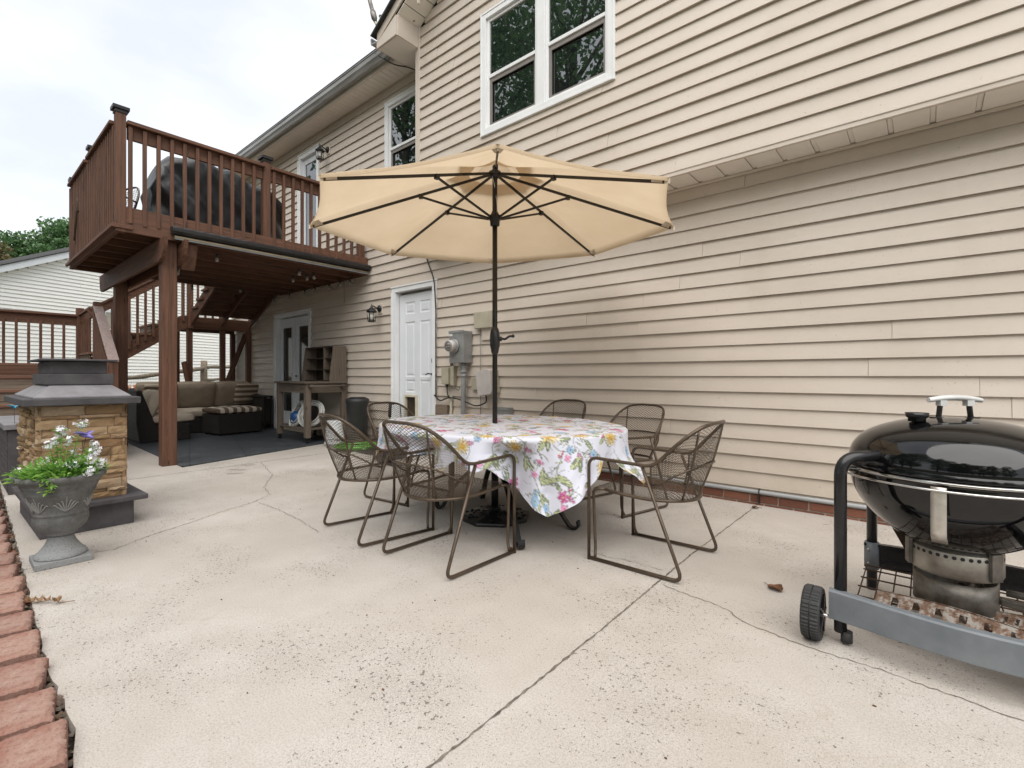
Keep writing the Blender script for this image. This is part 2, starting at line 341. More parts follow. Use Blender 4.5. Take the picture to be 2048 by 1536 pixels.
# urn composite stone
m, nt, bs = newmat('urn_stone'); v = coords(nt)
s = nt.nodes.new('ShaderNodeSeparateXYZ'); nt.links.new(v, s.inputs[0])
c = ramp(nt, noise(nt, v, 14, 5, .65), [(.35, (.085, .085, .082, 1)), (.65, (.16, .16, .155, 1))])
foot = mth(nt, 'SUBTRACT', 1, mth(nt, 'MULTIPLY', s.outputs[2], 4.0))
c = mix(nt, mth(nt, 'MAXIMUM', mth(nt, 'MINIMUM', foot, .75), 0), c, (.30, .31, .315, 1))
c = mix(nt, ramp(nt, noise(nt, v, 130, 3, .6), [(.3, (.5,) * 3 + (1,)), (.5, (0, 0, 0, 1))]), c, (.06, .06, .058, 1))
nt.links.new(c, bs.inputs['Base Color']); bs.inputs['Roughness'].default_value = .8
bump(nt, bs, noise(nt, v, 60, 4, .7), .5, .004); M['urn_stone'] = m
simple('urn_relief', (.30, .30, .29, 1), (.20, .20, .19, 1), .7, scale=20)
simple('lawn', (.12, .13, .075, 1), (.07, .08, .045, 1), .95, scale=6, bmp=1, bscale=60)
simple('mulch_bed', (.085, .055, .035, 1), (.045, .03, .02, 1), .95, scale=25, bmp=1)

# ------------------------------------------------------------------ mesh helpers
class MB:
    def __init__(s): s.v = []; s.f = []; s.sm = []
    def add(s, vs, fs, smooth=False):
        b = len(s.v); s.v += [tuple(p) for p in vs]
        for f in fs: s.f.append([b + i for i in f]); s.sm.append(smooth)
        return s
    def box(s, x0, x1, y0, y1, z0, z1):
        vs = [(x, y, z) for x in (x0, x1) for y in (y0, y1) for z in (z0, z1)]
        return s.add(vs, [(0, 1, 3, 2), (4, 6, 7, 5), (0, 4, 5, 1), (2, 3, 7, 6), (0, 2, 6, 4), (1, 5, 7, 3)])
    def obox(s, c, sz, rot=0, tilt=None):
        mt = Matrix.Rotation(rot, 3, 'Z') if tilt is None else tilt
        hx, hy, hz = (q / 2 for q in sz); c = Vector(c)
        vs = [c + mt @ Vector((x, y, z)) for x in (-hx, hx) for y in (-hy, hy) for z in (-hz, hz)]
        return s.add(vs, [(0, 1, 3, 2), (4, 6, 7, 5), (0, 4, 5, 1), (2, 3, 7, 6), (0, 2, 6, 4), (1, 5, 7, 3)])
    def beam(s, p, q, wd, ht, up=(0, 0, 1)):
        p, q, up = Vector(p), Vector(q), Vector(up); d = (q - p).normalized()
        sd_ = d.cross(up).normalized(); u = sd_.cross(d)
        vs = []
        for e in (p, q):
            for a, b in ((-1, -1), (1, -1), (1, 1), (-1, 1)): vs.append(e + sd_ * a * wd / 2 + u * b * ht / 2)
        return s.add(vs, [(3, 2, 1, 0), (4, 5, 6, 7), (0, 1, 5, 4), (1, 2, 6, 5), (2, 3, 7, 6), (3, 0, 4, 7)])
    def tube(s, pts, r, seg=8, closed=False):
        P = [Vector(p) for p in pts]; n = len(P)
        rr = r if hasattr(r, '__len__') else [r] * n
        ref = None; vs = []
        for i in range(n):
            if closed: t = P[(i + 1) % n] - P[i - 1]
            else: t = P[min(i + 1, n - 1)] - P[max(i - 1, 0)]
            t.normalize()
            if ref is None:
                ref = t.orthogonal().normalized()
            ref = (ref - t * ref.dot(t)).normalized(); b = t.cross(ref)
            for k in range(seg):
                a = 2 * math.pi * k / seg; vs.append(P[i] + (ref * math.cos(a) + b * math.sin(a)) * rr[i])
        fs = []
        for i in range(n if closed else n - 1):
            j = (i + 1) % n
            for k in range(seg): fs.append((i * seg + k, i * seg + (k + 1) % seg, j * seg + (k + 1) % seg, j * seg + k))
        s.add(vs, fs, True)
        if not closed:
            b0 = len(s.v) - n * seg
            s.f.append([b0 + k for k in range(seg)][::-1]); s.sm.append(False)
            s.f.append([b0 + (n - 1) * seg + k for k in range(seg)]); s.sm.append(False)
        return s
    def lathe(s, prof, c=(0, 0, 0), seg=32, smooth=True, fn=None, ax=None):
        vs = []; n = len(prof); c = Vector(c)
        for k in range(seg):
            a = 2 * math.pi * k / seg
            for i, (r, z) in enumerate(prof):
                q = r * (fn(a, r, z) if fn else 1); p = Vector((q * math.cos(a), q * math.sin(a), z))
                if ax is not None: p = ax @ p
                vs.append(c + p)
        fs = []
        for k in range(seg):
            j = (k + 1) % seg
            for i in range(n - 1): fs.append((k * n + i, j * n + i, j * n + i + 1, k * n + i + 1))
        return s.add(vs, fs, smooth)
    def cyl(s, p, q, r, seg=16):
        return s.tube([p, q], r, seg)
    def prism(s, poly, dirv, smooth=False):
        n = len(poly); d = Vector(dirv); vs = [Vector(p) for p in poly]; vs += [p + d for p in vs]
        return s.add(vs, [tuple(range(n))[::-1], tuple(range(n, 2 * n))] + [(i, (i + 1) % n, n + (i + 1) % n, n + i) for i in range(n)], smooth)
    def grid(s, rows, smooth=True, closed=False):
        n = len(rows); mm = len(rows[0]); vs = [p for r_ in rows for p in r_]; fs = []
        for i in range(n - 1):
            for j in range(mm if closed else mm - 1):
                k = (j + 1) % mm
                fs.append((i * mm + j, i * mm + k, (i + 1) * mm + k, (i + 1) * mm + j))
        return s.add(vs, fs, smooth)
    def sphere(s, c, r, seg=12, sc=(1, 1, 1)):
        rows = []
        for i in range(seg // 2 + 1):
            t = math.pi * i / (seg // 2)
            rows.append([(c[0] + r * sc[0] * math.sin(t) * math.cos(2 * math.pi * k / seg), c[1] + r * sc[1] * math.sin(t) * math.sin(2 * math.pi * k / seg), c[2] - r * sc[2] * math.cos(t)) for k in range(seg)])
        return s.grid(rows, True, True)
    def build(s, name, mat, parent=None, bevel=0, solid=0, sub=0):
        me = bpy.data.meshes.new(name); me.from_pydata(s.v, [], s.f)
        me.polygons.foreach_set('use_smooth', s.sm); me.update()
        o = bpy.data.objects.new(name, me); COL.objects.link(o)
        me.materials.append(M[mat] if isinstance(mat, str) else mat)
        if parent is not None: o.parent = parent
        if solid:
            q = o.modifiers.new('solid', 'SOLIDIFY'); q.thickness = solid; q.offset = 0
        if bevel:
            q = o.modifiers.new('bevel', 'BEVEL'); q.width = bevel; q.segments = 2; q.limit_method = 'ANGLE'; q.angle_limit = R(50)
        if sub:
            q = o.modifiers.new('sub', 'SUBSURF'); q.levels = sub; q.render_levels = sub
        return o
def fillet(pts, r, seg=5):
    P = [Vector(p) for p in pts]; o = [P[0]]
    for i in range(1, len(P) - 1):
        a, b, c = P[i - 1], P[i], P[i + 1]; u = (a - b); v_ = (c - b)
        rr = min(r, u.length * .45, v_.length * .45)
        if u.angle(v_) > R(176): o.append(b); continue
        p0 = b + u.normalized() * rr; p1 = b + v_.normalized() * rr
        for k in range(seg + 1):
            t = k / seg; o.append(p0 * (1 - t) ** 2 + b * 2 * t * (1 - t) + p1 * t * t)
    o.append(P[-1]); return o
def tag(o, label, cat, group=None):
    o['label'] = label; o['category'] = cat
    if group: o['group'] = group
    return o
def struct(o, kind='structure'):
    o['kind'] = kind; return o
def empty(name, loc=(0, 0, 0), rz=0, label=None, cat=None, group=None):
    o = bpy.data.objects.new(name, None); COL.objects.link(o); o.location = loc; o.rotation_euler = (0, 0, rz)
    o.empty_display_size = .1
    if label: tag(o, label, cat, group)
    return o
def copy_tree(o, parent=None):
    c = o.copy(); COL.objects.link(c)
    if parent is not None: c.parent = parent
    for ch in list(o.children): copy_tree(ch, c)
    return c
def lerp(a, b, t): return a + (b - a) * t
# ================================================================== SETTING
def ground():
    xs = [-70, -50, -38, -30, -26, -22, -18, -16, -14.5, -13.2, -12.2, -11.5, -9, -6, -3, 0, 3, 6, 12, 25, 60]
    ys = [-60, -40, -25, -16, -10, -6, -3, -1.5, -.6, .1, .25, 1, 2, 3, 4.2, 6, 9, 14, 25, 50]
    rows = []
    for x in xs:
        row = []
        for y in ys:
            z = -.06
            if x < -12.2: z += min(.45, (-12.2 - x) * .16)
            if y < -1 and x > -12: z -= .02
            row.append((x, y, z))
        rows.append(row)
    g = MB().grid(rows).build('ground', 'lawn'); struct(g)
    p = MB()
    edge = [(6, .20), (-1.0, .215), (-1.70, .228), (-1.89, .248), (-2.09, .248), (-2.29, .244), (-2.52, .246), (-2.74, .256), (-2.99, .262), (-3.35, .272), (-4.2, .295), (-5, .318), (-6.5, .355), (-8.5, .40), (-8.5, -.6), (-12.3, -.6)]
    pts = []
    for a, b in zip(edge[:-1], edge[1:]):
        n = max(1, int(math.hypot(b[0] - a[0], b[1] - a[1]) / .05))
        for k in range(n):
            t = k / n; pts.append((lerp(a[0], b[0], t), lerp(a[1], b[1], t) + (rnd.uniform(-.006, .006) if a[0] > -7 and a[0] < 0 else 0)))
    pts.append(edge[-1])
    poly = pts + [(-12.3, 4.26), (6, 4.26)]
    p.prism([(x, y, -.12) for x, y in poly], (0, 0, .12))
    patio = struct(p.build('patio', 'concrete'))
    def strip(name, pts, w0, mat, z=.0012, jit=.0):
        # a thin ribbon with a ragged width
        Q = []
        for a, b in zip(pts[:-1], pts[1:]):
            L_ = math.hypot(b[0] - a[0], b[1] - a[1]); n = max(2, int(L_ / .018))
            for k in range(n):
                t = k / n; dx, dy = (b[0] - a[0]) / L_, (b[1] - a[1]) / L_; j = rnd.uniform(-jit, jit)
                Q.append((lerp(a[0], b[0], t) - dy * j, lerp(a[1], b[1], t) + dx * j, -dy, dx))
        vs = []; fs = []
        for i, (x, y, nx, ny) in enumerate(Q):
            w_ = w0 * rnd.uniform(.35, 1.25) / 2
            vs += [(x - nx * w_, y - ny * w_, z), (x + nx * w_, y + ny * w_, z)]
            if i: fs.append((2 * i - 2, 2 * i, 2 * i + 1, 2 * i - 1))
        return MB().add(vs, fs).build(name, mat, patio)
    strip('expansion_joint', [(-1.018, 4.23), (-1.026, 2.8), (-1.0, 1.72), (-.992, 1.1), (-.99, .3)], .010, 'joint_dark', .0015, .0022)
    strip('expansion_joint', [(-6.04, .36), (-6.02, 1.5), (-6.03, 1.92), (-6.07, 3.2), (-6.05, 4.22)], .012, 'joint_dark', .0016, .002)
    strip('crack', [(-.984, 2.301), (-.933, 2.286), (-.814, 2.269), (-.744, 2.263), (-.661, 2.241), (-.594, 2.183), (-.491, 2.154), (-.382, 2.136), (-.298, 2.127), (-.119, 2.13), (.217, 2.092), (1.5, 1.9)], .0055, 'crack_dark', .0018, .006)
    strip('crack', [(-1.565, 2.493), (-1.371, 2.447), (-1.278, 2.478), (-1.161, 2.483), (-1.04, 2.468)], .004, 'crack_dark', .002, .005)
    strip('crack', [(-6.0, 2.453), (-5.168, 2.228), (-4.648, 1.927), (-4.316, 1.839), (-4.186, 1.664), (-4.05, 1.359), (-3.895, 1.059), (-3.787, .839), (-3.671, .667), (-3.689, .556)], .0055, 'crack_dark', .0022, .010)
    strip('crack', [(-4.186, 1.664), (-3.891, 1.677), (-3.403, 1.659), (-3.002, 1.597)], .0045, 'crack_dark', .0024, .009)
    strip('crack', [(-5.0, 2.17), (-4.9, 2.5), (-5.1, 2.8)], .004, 'crack_dark', .0026, .01)
    # flaked repair patches near the rug
    for cx, cy, sx, sy, a in ((-5.75, 2.10, .13, .04, .5), (-5.55, 2.0, .10, .03, .9), (-5.95, 2.3, .09, .03, 1.2), (-5.2, 1.05, .16, .02, 1.5)):
        n = 22; poly = []
        for k in range(n):
            t = 2 * math.pi * k / n; q = rnd.uniform(.45, 1.15); x, y = sx * q * math.cos(t), sy * q * math.sin(t)
            poly.append((cx + x * math.cos(a) - y * math.sin(a), cy + x * math.sin(a) + y * math.cos(a), .003))
        MB().add(poly, [tuple(range(n))]).build('flaked_patch', 'patch_repair', patio)
    # soil bed and rubble between paver edging and slab
    b = MB(); b.grid([[(x, y, -.035) for y in (-.75, -.3, .1, .27, .36)] for x in np.arange(-8.5, .6, .5)])
    struct(b.build('soil_bed', 'soil'))
    r_ = MB()
    for i in range(950):
        x = rnd.uniform(-7.2, -.9); ey = .225 + (-x) * .016
        y = ey - rnd.uniform(.0, .075); s_ = rnd.uniform(.005, .017) if rnd.random() < .85 else rnd.uniform(.015, .026)
        vs = [Vector((rnd.uniform(-1, 1), rnd.uniform(-1, 1), rnd.uniform(-.6, .6))).normalized() * s_ * rnd.uniform(.7, 1.2) for _ in range(6)]
        c = Vector((x, y, -.022 + rnd.uniform(0, .012)))
        vs = [c + q for q in (Vector((s_, 0, 0)), Vector((-s_, 0, .2 * s_)), Vector((0, s_, 0)), Vector((0, -s_, .3 * s_)), Vector((.3 * s_, .2 * s_, s_ * .8)), Vector((-.2 * s_, 0, -s_ * .8)))]
        vs = [q + Vector((rnd.uniform(-.3, .3), rnd.uniform(-.3, .3), rnd.uniform(-.3, .3))) * s_ for q in vs]
        r_.add(vs, [(0, 2, 4), (2, 1, 4), (1, 3, 4), (3, 0, 4), (2, 0, 5), (1, 2, 5), (3, 1, 5), (0, 3, 5)])
    o = struct(r_.build('rubble', 'rubble'), 'stuff'); tag(o, 'broken stone and brick chips in the gap beside the red paver edging', 'rubble')
    return patio
patio = ground()

# lawn blades behind the camera are not seen; paver edging, one block each
def paver_edging():
    xs = []; x = -1.05
    while x > -7.3: xs.append(x); x -= .252
    def block(seed):
        rr = random.Random(seed); nx, ny = 26, 34; W_, D_ = .192, .34
        def prof(u, v):
            e = min(u, 1 - u) * W_; g = min(v, 1 - v) * D_
            z = .062 - .008 * max(0, 1 - e / .008) ** 2 - .008 * max(0, 1 - g / .008) ** 2
            return z + rr.uniform(-.0016, .0016)
        rows = []
        for i in range(nx + 1):
            u = i / nx; rows.append([((u - .5) * W_ + rr.uniform(-.002, .002), (v / ny - .5) * D_ + (rr.uniform(-.004, .004) if v in (0, ny) else 0), prof(u, v / ny)) for v in range(ny + 1)])
        b = MB(); b.grid(rows)
        per = [rows[i][0] for i in range(nx + 1)] + rows[nx][1:] + [rows[i][ny] for i in range(nx - 1, -1, -1)] + rows[0][1:-1][::-1]
        low = [(p[0] * 1.01, p[1] * 1.01, -.05) for p in per]; b.grid([low, per], False, True)
        return b
    words = {0: 'nearest block at the bottom left corner', 1: 'second block from the bottom left corner', 2: 'third block from the bottom left corner', 3: 'fourth block from the bottom left corner', 4: 'fifth block from the bottom left corner'}
    src = [None] * 4
    for i, x in enumerate(xs):
        k = i % 4
        if src[k] is None: src[k] = block(k).build('paver_block', 'paver_red'); o = src[k]
        else: o = src[k].copy(); COL.objects.link(o)
        ey = .225 - x * .0165
        o.location = (x, ey - .035 - .17 + rnd.uniform(-.006, .006), -.018 + rnd.uniform(-.004, .004))
        o.rotation_euler = (R(rnd.uniform(-1, 1)), R(rnd.uniform(-2.5, 2.5) + 2.5), R(rnd.uniform(-3, 3) - 9))
        vis = i - 2
        if vis in words: lab = 'rough red concrete paver, ' + words[vis]
        elif vis < 0: lab = 'rough red concrete paver just past the bottom edge of the photo'
        else: lab = 'rough red concrete paver in the edging row receding along the left edge'
        tag(o, lab, 'paver', 'red pavers edging the patio')
paver_edging()

# ================================================================== HOUSE
house = empty('house', (0, 4.25, 0), label='beige vinyl sided two storey house along the whole right side', cat='house')
def inv(o):  # child built in world coordinates under a moved empty
    o.matrix_parent_inverse = Matrix.Translation(-Vector(o.parent.location)) if o.parent and not o.parent.parent else Matrix(); return o
def siding(name, x0, x1, z0, z1, Y, openings, mat='siding', ex=.128, phase=None, roofline=None, parent=None, depth=.021):
    b = MB(); phase = z0 if phase is None else phase
    k0 = math.floor((z0 - phase) / ex + 1e-6); k1 = math.ceil((z1 - phase) / ex - 1e-6)
    for k in range(k0, k1):
        za, zb = phase + k * ex, phase + (k + 1) * ex
        rr = random.Random(k * 7 + int(abs(Y * 100)))
        seams = []; xx = x0 + rr.uniform(.3, 3.4)
        while xx < x1: seams.append(xx); xx += 3.66
        cuts = {max(za, z0), min(zb, z1)}
        for (a0, a1, c0, c1) in openings:
            for c in (c0, c1):
                if za < c < zb: cuts.add(c)
        cuts = sorted(cuts)
        for c0_, c1_ in zip(cuts[:-1], cuts[1:]):
            if c1_ - c0_ < 1e-4: continue
            ivs = [(x0, x1)]; mid = (c0_ + c1_) / 2
            if roofline: ivs = [roofline(mid, x0, x1)]
            for (a0, a1, o0, o1) in openings:
                if o0 < mid < o1:
                    nv = []
                    for p, q in ivs:
                        if a1 <= p or a0 >= q: nv.append((p, q)); continue
                        if a0 > p: nv.append((p, a0))
                        if a1 < q: nv.append((a1, q))
                    ivs = nv
            for p, q in ivs:
                if q - p < .005: continue
                br_ = [p] + [s_ for s_ in seams if p + .02 < s_ < q - .02] + [q]
                for n_, (u0, u1) in enumerate(zip(br_[:-1], br_[1:])):
                    off = .0032 * ((sum(1 for s_ in seams if s_ <= u0 + .021) + k) % 2)
                    if n_: u0 += .0020
                    t0, t1 = (c0_ - za) / ex, (c1_ - za) / ex
                    y0 = Y - depth * (1 - t0) - .003 - off; y1 = Y - depth * (1 - t1) - .003 - off
                    b.add([(u0, y0, c0_), (u1, y0, c0_), (u1, y1, c1_), (u0, y1, c1_)], [(0, 1, 2, 3)])
                    if t0 < 1e-3: b.add([(u0, Y + .0, c0_ + .002), (u1, Y + .0, c0_ + .002), (u1, y0, c0_), (u0, y0, c0_)], [(0, 1, 2, 3)])
                    b.add([(u0, y0, c0_), (u0, y1, c1_), (u0, Y, c1_), (u0, Y, c0_)], [(0, 1, 2, 3)])
                    b.add([(u1, y0, c0_), (u1, Y, c0_), (u1, Y, c1_), (u1, y1, c1_)], [(0, 1, 2, 3)])
    o = b.build(name, mat, parent); return o
DOOR = (-5.86, -4.93, .0, 2.24); FDOOR = (-9.72, -8.27, .10, 2.16)
BDOOR = (-8.74, -7.98, 2.85, 4.98); WINL = (-6.03, -5.20, 3.72, 5.02); WINR = (-3.77, -2.14, 3.72, 5.05)
o = siding('lower_siding', -11.8, 6.0, .134, 5.27, 4.25, [DOOR, FDOOR, BDOOR, WINL], parent=house); inv(o)
# jettied upper wing with a gable above
def gable(z, a, b_):
    if z < 5.44: return (a, b_)
    return (a + (z - 5.44) / .57, b_)
JY = 3.94
o = siding('upper_siding', -4.90, 6.0, 2.72, 7.6, JY, [WINR], ex=.130, phase=2.72, roofline=gable, parent=house); inv(o)
def hp(b, name, mat, **k): o = b.build(name, mat, house, **k); inv(o); return o
# solid bodies behind the siding so that nothing shows through
b = MB(); b.box(-11.8, 6, 4.251 + .14, 4.6, -.1, 5.3); 
hp(b, 'inner_wall', 'soffit_vinyl')
b = MB(); b.box(-4.89, 6, 4.15, 4.24, 2.75, 7.4); hp(b, 'upper_inner_wall', 'soffit_vinyl')
# side wall of the jetty (faces -X) and the left end wall of the house
b = MB()
for k in range(20):
    z = 2.72 + k * .13
    b.add([(-4.925, JY, z), (-4.912, JY, z + .13), (-4.912, 4.25, z + .13), (-4.925, 4.25, z)], [(0, 1, 2, 3)])
b.box(-4.91, -4.88, JY + .01, 4.245, 2.72, 5.3)
hp(b, 'jetty_side_siding', 'siding')
b = MB(); b.box(-4.945, -4.865, JY - .032, JY + .0, 2.70, 5.46); b.box(-4.945, -4.913, JY, JY + .06, 2.70, 5.2)
hp(b, 'corner_trim', 'trim_vinyl', bevel=.003)
b = MB(); b.box(-11.87, -11.79, 4.215, 4.255, .12, 5.27); b.box(-11.87, -11.83, 4.255, 4.34, .12, 5.27); hp(b, 'corner_trim', 'trim_vinyl', bevel=.003)
# underside of the jetty: grooved soffit panels
b = MB(); x = -4.89
while x < 6:
    b.box(x, x + .185, JY + .012, 4.222, 2.690, 2.700); b.box(x + .185, x + .215, JY + .012, 4.222, 2.699, 2.709)
    x += .215
hp(b, 'jetty_soffit', 'soffit_vinyl', bevel=.004)
b = MB(); b.box(-4.90, 6, JY - .020, JY + .010, 2.684, 2.722); b.box(-4.90, 6, JY - .026, JY + .010, 2.716, 2.728)
hp(b, 'jetty_fascia', 'trim_vinyl', bevel=.002)
b = MB(); b.box(-4.92, 6, 4.218, 4.234, 2.668, 2.688); hp(b, 'frieze_trim', 'trim_vinyl', bevel=.002)
# brick footing and the joint above it
for xa, xb in ((-4.86, 6), (-7.9, -5.95), (-11.8, -9.85)):
    b = MB()
    for zi, (za, zb) in enumerate([(-.03, .012), (.022, .080)]):
        x = xa + zi * .1
        while x < xb: b.box(x, x + .195, 4.222 - rnd.uniform(0, .003), 4.29, za, zb); x += .205
    hp(b, 'brick_footing', 'brick_red', bevel=.003)
b = MB(); b.box(-11.8, -5.93, 4.229, 4.28, -.05, .131); b.box(-4.86, 6, 4.229, 4.28, -.05, .131); hp(b, 'footing_mortar', 'mortar')

# main eave on the left: soffit, fascia, gutter, shingles
SY = 3.93
b = MB(); x = -12.05
while x < -4.93:
    b.box(x, x + .095, SY, 4.236, 5.262, 5.270); b.box(x + .095, x + .105, SY, 4.236, 5.266, 5.274); x += .105
hp(b, 'eave_soffit', 'soffit_vinyl', bevel=.002)
b = MB(); b.box(-12.1, -4.95, SY - .018, SY, 5.25, 5.44); hp(b, 'eave_fascia', 'trim_vinyl')
prof = [(SY - .019, 5.44), (SY - .019, 5.30), (SY - .09, 5.30), (SY - .105, 5.335), (SY - .125, 5.36), (SY - .125, 5.42), (SY - .135, 5.425), (SY - .135, 5.435), (SY - .118, 5.435), (SY - .118, 5.37), (SY - .085, 5.31), (SY - .026, 5.31), (SY - .026, 5.44)]
b = MB(); b.prism([(-12.1, y, z) for y, z in prof], (6.72, 0, 0)); hp(b, 'gutter', 'gutter_metal')
b = MB(); b.prism([(-12.15, SY - .12, 5.455), (-12.15, SY - .12, 5.475), (-12.15, 6.6, 6.75), (-12.15, 6.6, 6.73)], (7.3, 0, 0)); b.prism([(-12.15, 6.6, 6.75), (-12.15, 6.6, 6.73), (-12.15, 9.2, 5.4), (-12.15, 9.2, 5.42)], (7.3, 0, 0))
roof = hp(b, 'roof', 'shingle')
b = MB(); b.tube(fillet([(-5.75, SY - .09, 5.46), (-5.8, SY - .10, 5.50), (-5.62, SY - .13, 5.36), (-5.42, SY + .0, 5.20), (-5.25, 4.05, 5.16), (-5.15, 4.19, 5.10), (-5.16, 4.215, 5.0)], .12), .008, 6)
c = b.build('cable', 'cable_black'); tag(c, 'thin black cable sagging from the gutter to the small upper window', 'cable')
# gable rake: boxed overhang rising to the right, with eave return at its foot
SL = .57
def rake_pts(x): return 5.44 + (x + 4.90) * SL
GY = 3.58
b = MB(); x0, x1 = -5.02, 1.2
x = x0 + .1
while x < x1:
    za, zb = rake_pts(x), rake_pts(x + .145)
    b.add([(x, GY + .02, za - .0), (x + .145, GY + .02, zb), (x + .145, JY - .005, zb), (x, JY - .005, za), (x, GY + .02, za + .012), (x + .145, GY + .02, zb + .012), (x + .145, JY - .005, zb + .012), (x, JY - .005, za + .012)], [(0, 3, 2, 1), (4, 5, 6, 7), (0, 1, 5, 4), (2, 3, 7, 6), (1, 2, 6, 5), (3, 0, 4, 7)])
    x += .155
hp(b, 'rake_soffit', 'soffit_vinyl', bevel=.003)
b = MB(); b.prism([(-5.30, GY, 5.262), (x1, GY, rake_pts(x1) - .03), (x1, GY, rake_pts(x1) + .14), (-5.30, GY, rake_pts(-5.30) + .17)], (0, .02, 0)); hp(b, 'rake_fascia', 'trim_vinyl')
b = MB(); b.box(-5.29, -4.90, GY + .022, JY + .30, 5.185, 5.20); hp(b, 'eave_return_soffit', 'soffit_vinyl')
b = MB(); b.prism([(-4.90, GY - .004, 5.19), (-4.90, GY - .004, 5.43), (-5.30, GY - .004, 5.255), (-5.30, GY - .004, 5.185)], (0, .022, 0)); b.box(-4.90, -4.885, GY + .018, JY - .034, 5.185, 5.44); b.box(-5.305, -5.29, GY, JY + .3, 5.185, 5.27); hp(b, 'eave_return', 'trim_vinyl')
b = MB(); b.prism([(-5.36, GY - .05, rake_pts(-5.36) + .165), (1.2, GY - .05, rake_pts(1.2) + .15), (1.2, GY - .05, rake_pts(1.2) + .19), (-5.38, GY - .05, rake_pts(-5.38) + .195)], (0, 4, 0)); hp(b, 'gable_roof', 'shingle')
b = MB(); b.prism([(-5.31, GY - .01, 5.26), (-5.42, GY - .01, 5.28), (-5.43, GY - .01, 5.36), (-5.40, GY - .01, 5.36), (-5.40, GY - .01, 5.30), (-5.32, GY - .01, 5.28)], (0, .36, 0)); hp(b, 'gable_gutter', 'gutter_metal')

# antenna mast on the gable corner
am = empty('antenna_mast', (-5.33, 3.66, 5.4), label='grey pipe mast with beige fitting fixed on the gable corner', cat='antenna')
def ap(b, n, m): o = b.build(n, m, am); inv(o); return o
b = MB(); b.tube(fillet([(-5.30, 3.66, 5.36), (-5.31, 3.66, 5.52), (-5.33, 3.66, 5.66)], .08), .022, 10); ap(b, 'mast_pipe', 'pvc_grey')
b = MB(); b.tube([(-5.33, 3.66, 5.65), (-5.33, 3.66, 5.67)], .028, 10); ap(b, 'pipe_cap', 'pvc_grey')
b = MB(); b.tube(fillet([(-5.34, 3.66, 5.60), (-5.42, 3.66, 5.58), (-5.46, 3.66, 5.66)], .03), .018, 8); ap(b, 'bracket', 'beige_box')
b = MB(); b.tube([(-5.45, 3.66, 5.64), (-5.47, 3.66, 5.69), (-5.475, 3.66, 5.70), (-5.51, 3.66, 5.80), (-5.515, 3.66, 5.81), (-5.58, 3.66, 5.98), (-5.62, 3.66, 6.1)], [.022, .03, .038, .038, .026, .026, .026], 12); ap(b, 'feed_tube', 'steel_grey')
b = MB(); b.tube([(-5.38, 3.66, 5.58), (-5.33, 3.66, 5.47), (-5.25, 3.64, 5.44)], .004, 5); ap(b, 'lead_wire', 'cable_grey')
b = MB(); b.box(-4.56, -4.535, GY + .05, GY + .075, 5.42, 5.75); o = b.build('hanging_strip', 'trim_vinyl'); tag(o, 'short white strip hanging from the gable soffit at the top edge', 'trim strip')

# ---- windows
def dh_unit(win, x0, x1, z0, z1, Y, dark=False):
    zm = z0 + (z1 - z0) * .47
    s = MB(); fw = .035
    s.box(x0, x0 + fw, Y - .004, Y + .05, z0, z1); s.box(x1 - fw, x1, Y - .004, Y + .05, z0, z1)
    s.box(x0 + fw, x1 - fw, Y - .004, Y + .05, z0, z0 + fw); s.box(x0 + fw, x1 - fw, Y - .004, Y + .05, z1 - fw, z1)
    s.box(x0 + fw, x1 - fw, Y - .010, Y + .046, zm - .018, zm + .018)
    inv2(s.build('sash', 'white_paint', win, bevel=.003))
    inv2(MB().box(x0 + fw, x1 - fw, Y + .012, Y + .018, zm + .018, z1 - fw).build('pane', 'pane_glass', win))
    inv2(MB().box(x0 + fw, x1 - fw, Y + .030, Y + .036, z0 + fw, zm - .018).build('pane', 'pane_glass', win))
    g = MB(); e = .03
    X0, X1, Z0, Z1 = x0 + fw + .002, x1 - fw - .002, z0 + fw + .002, zm - .020
    g.box(X0, X0 + e, Y + .004, Y + .016, Z0, Z1); g.box(X1 - .018, X1, Y + .004, Y + .016, Z0, Z1)
    g.box(X0 + e, X1 - .018, Y + .004, Y + .016, Z1 - .045, Z1); g.box(X0 + e, X1 - .018, Y + .004, Y + .016, Z0, Z0 + .018)
    sf = g.build('screen_frame', 'grey_vinyl', win); inv2(sf)
    k = MB()
    for xx in (X0 + .012, X1 - .012):
        for zz in (Z0 + .02, Z1 - .02): k.box(xx - .008, xx + .008, Y - .004, Y + .004, zz - .008, zz + .008)
    del k
def inv2(o): o.matrix_parent_inverse = o.parent.matrix_parent_inverse.copy() if False else Matrix.Translation(-Vector((0, 4.25, 0))) ; return o
def win_frame(x0, x1, z0, z1, Y, tw, name='window'):
    f = MB(); a = .055
    f.box(x0, x0 + a, Y - .030, Y + .03, z0, z1); f.box(x1 - a, x1, Y - .030, Y + .03, z0, z1)
    f.box(x0 + a, x1 - a, Y - .030, Y + .03, z1 - a, z1); f.box(x0 + a, x1 - a, Y - .036, Y + .03, z0, z0 + a)
    c = .022
    f.box(x0 - c, x0, Y - .036, Y - .005, z0 - c, z1 + c); f.box(x1, x1 + c, Y - .036, Y - .005, z0 - c, z1 + c)
    f.box(x0, x1, Y - .036, Y - .005, z1, z1 + c); f.box(x0, x1, Y - .044, Y - .005, z0 - c, z0)
    if tw: xm = (x0 + x1) / 2; f.box(xm - .05, xm + .05, Y - .026, Y + .03, z0 + a, z1 - a)
    o = f.build(name, 'white_paint', house, bevel=.003); inv(o); return o
def child_of(o):
    o.matrix_parent_inverse = Matrix(); return o
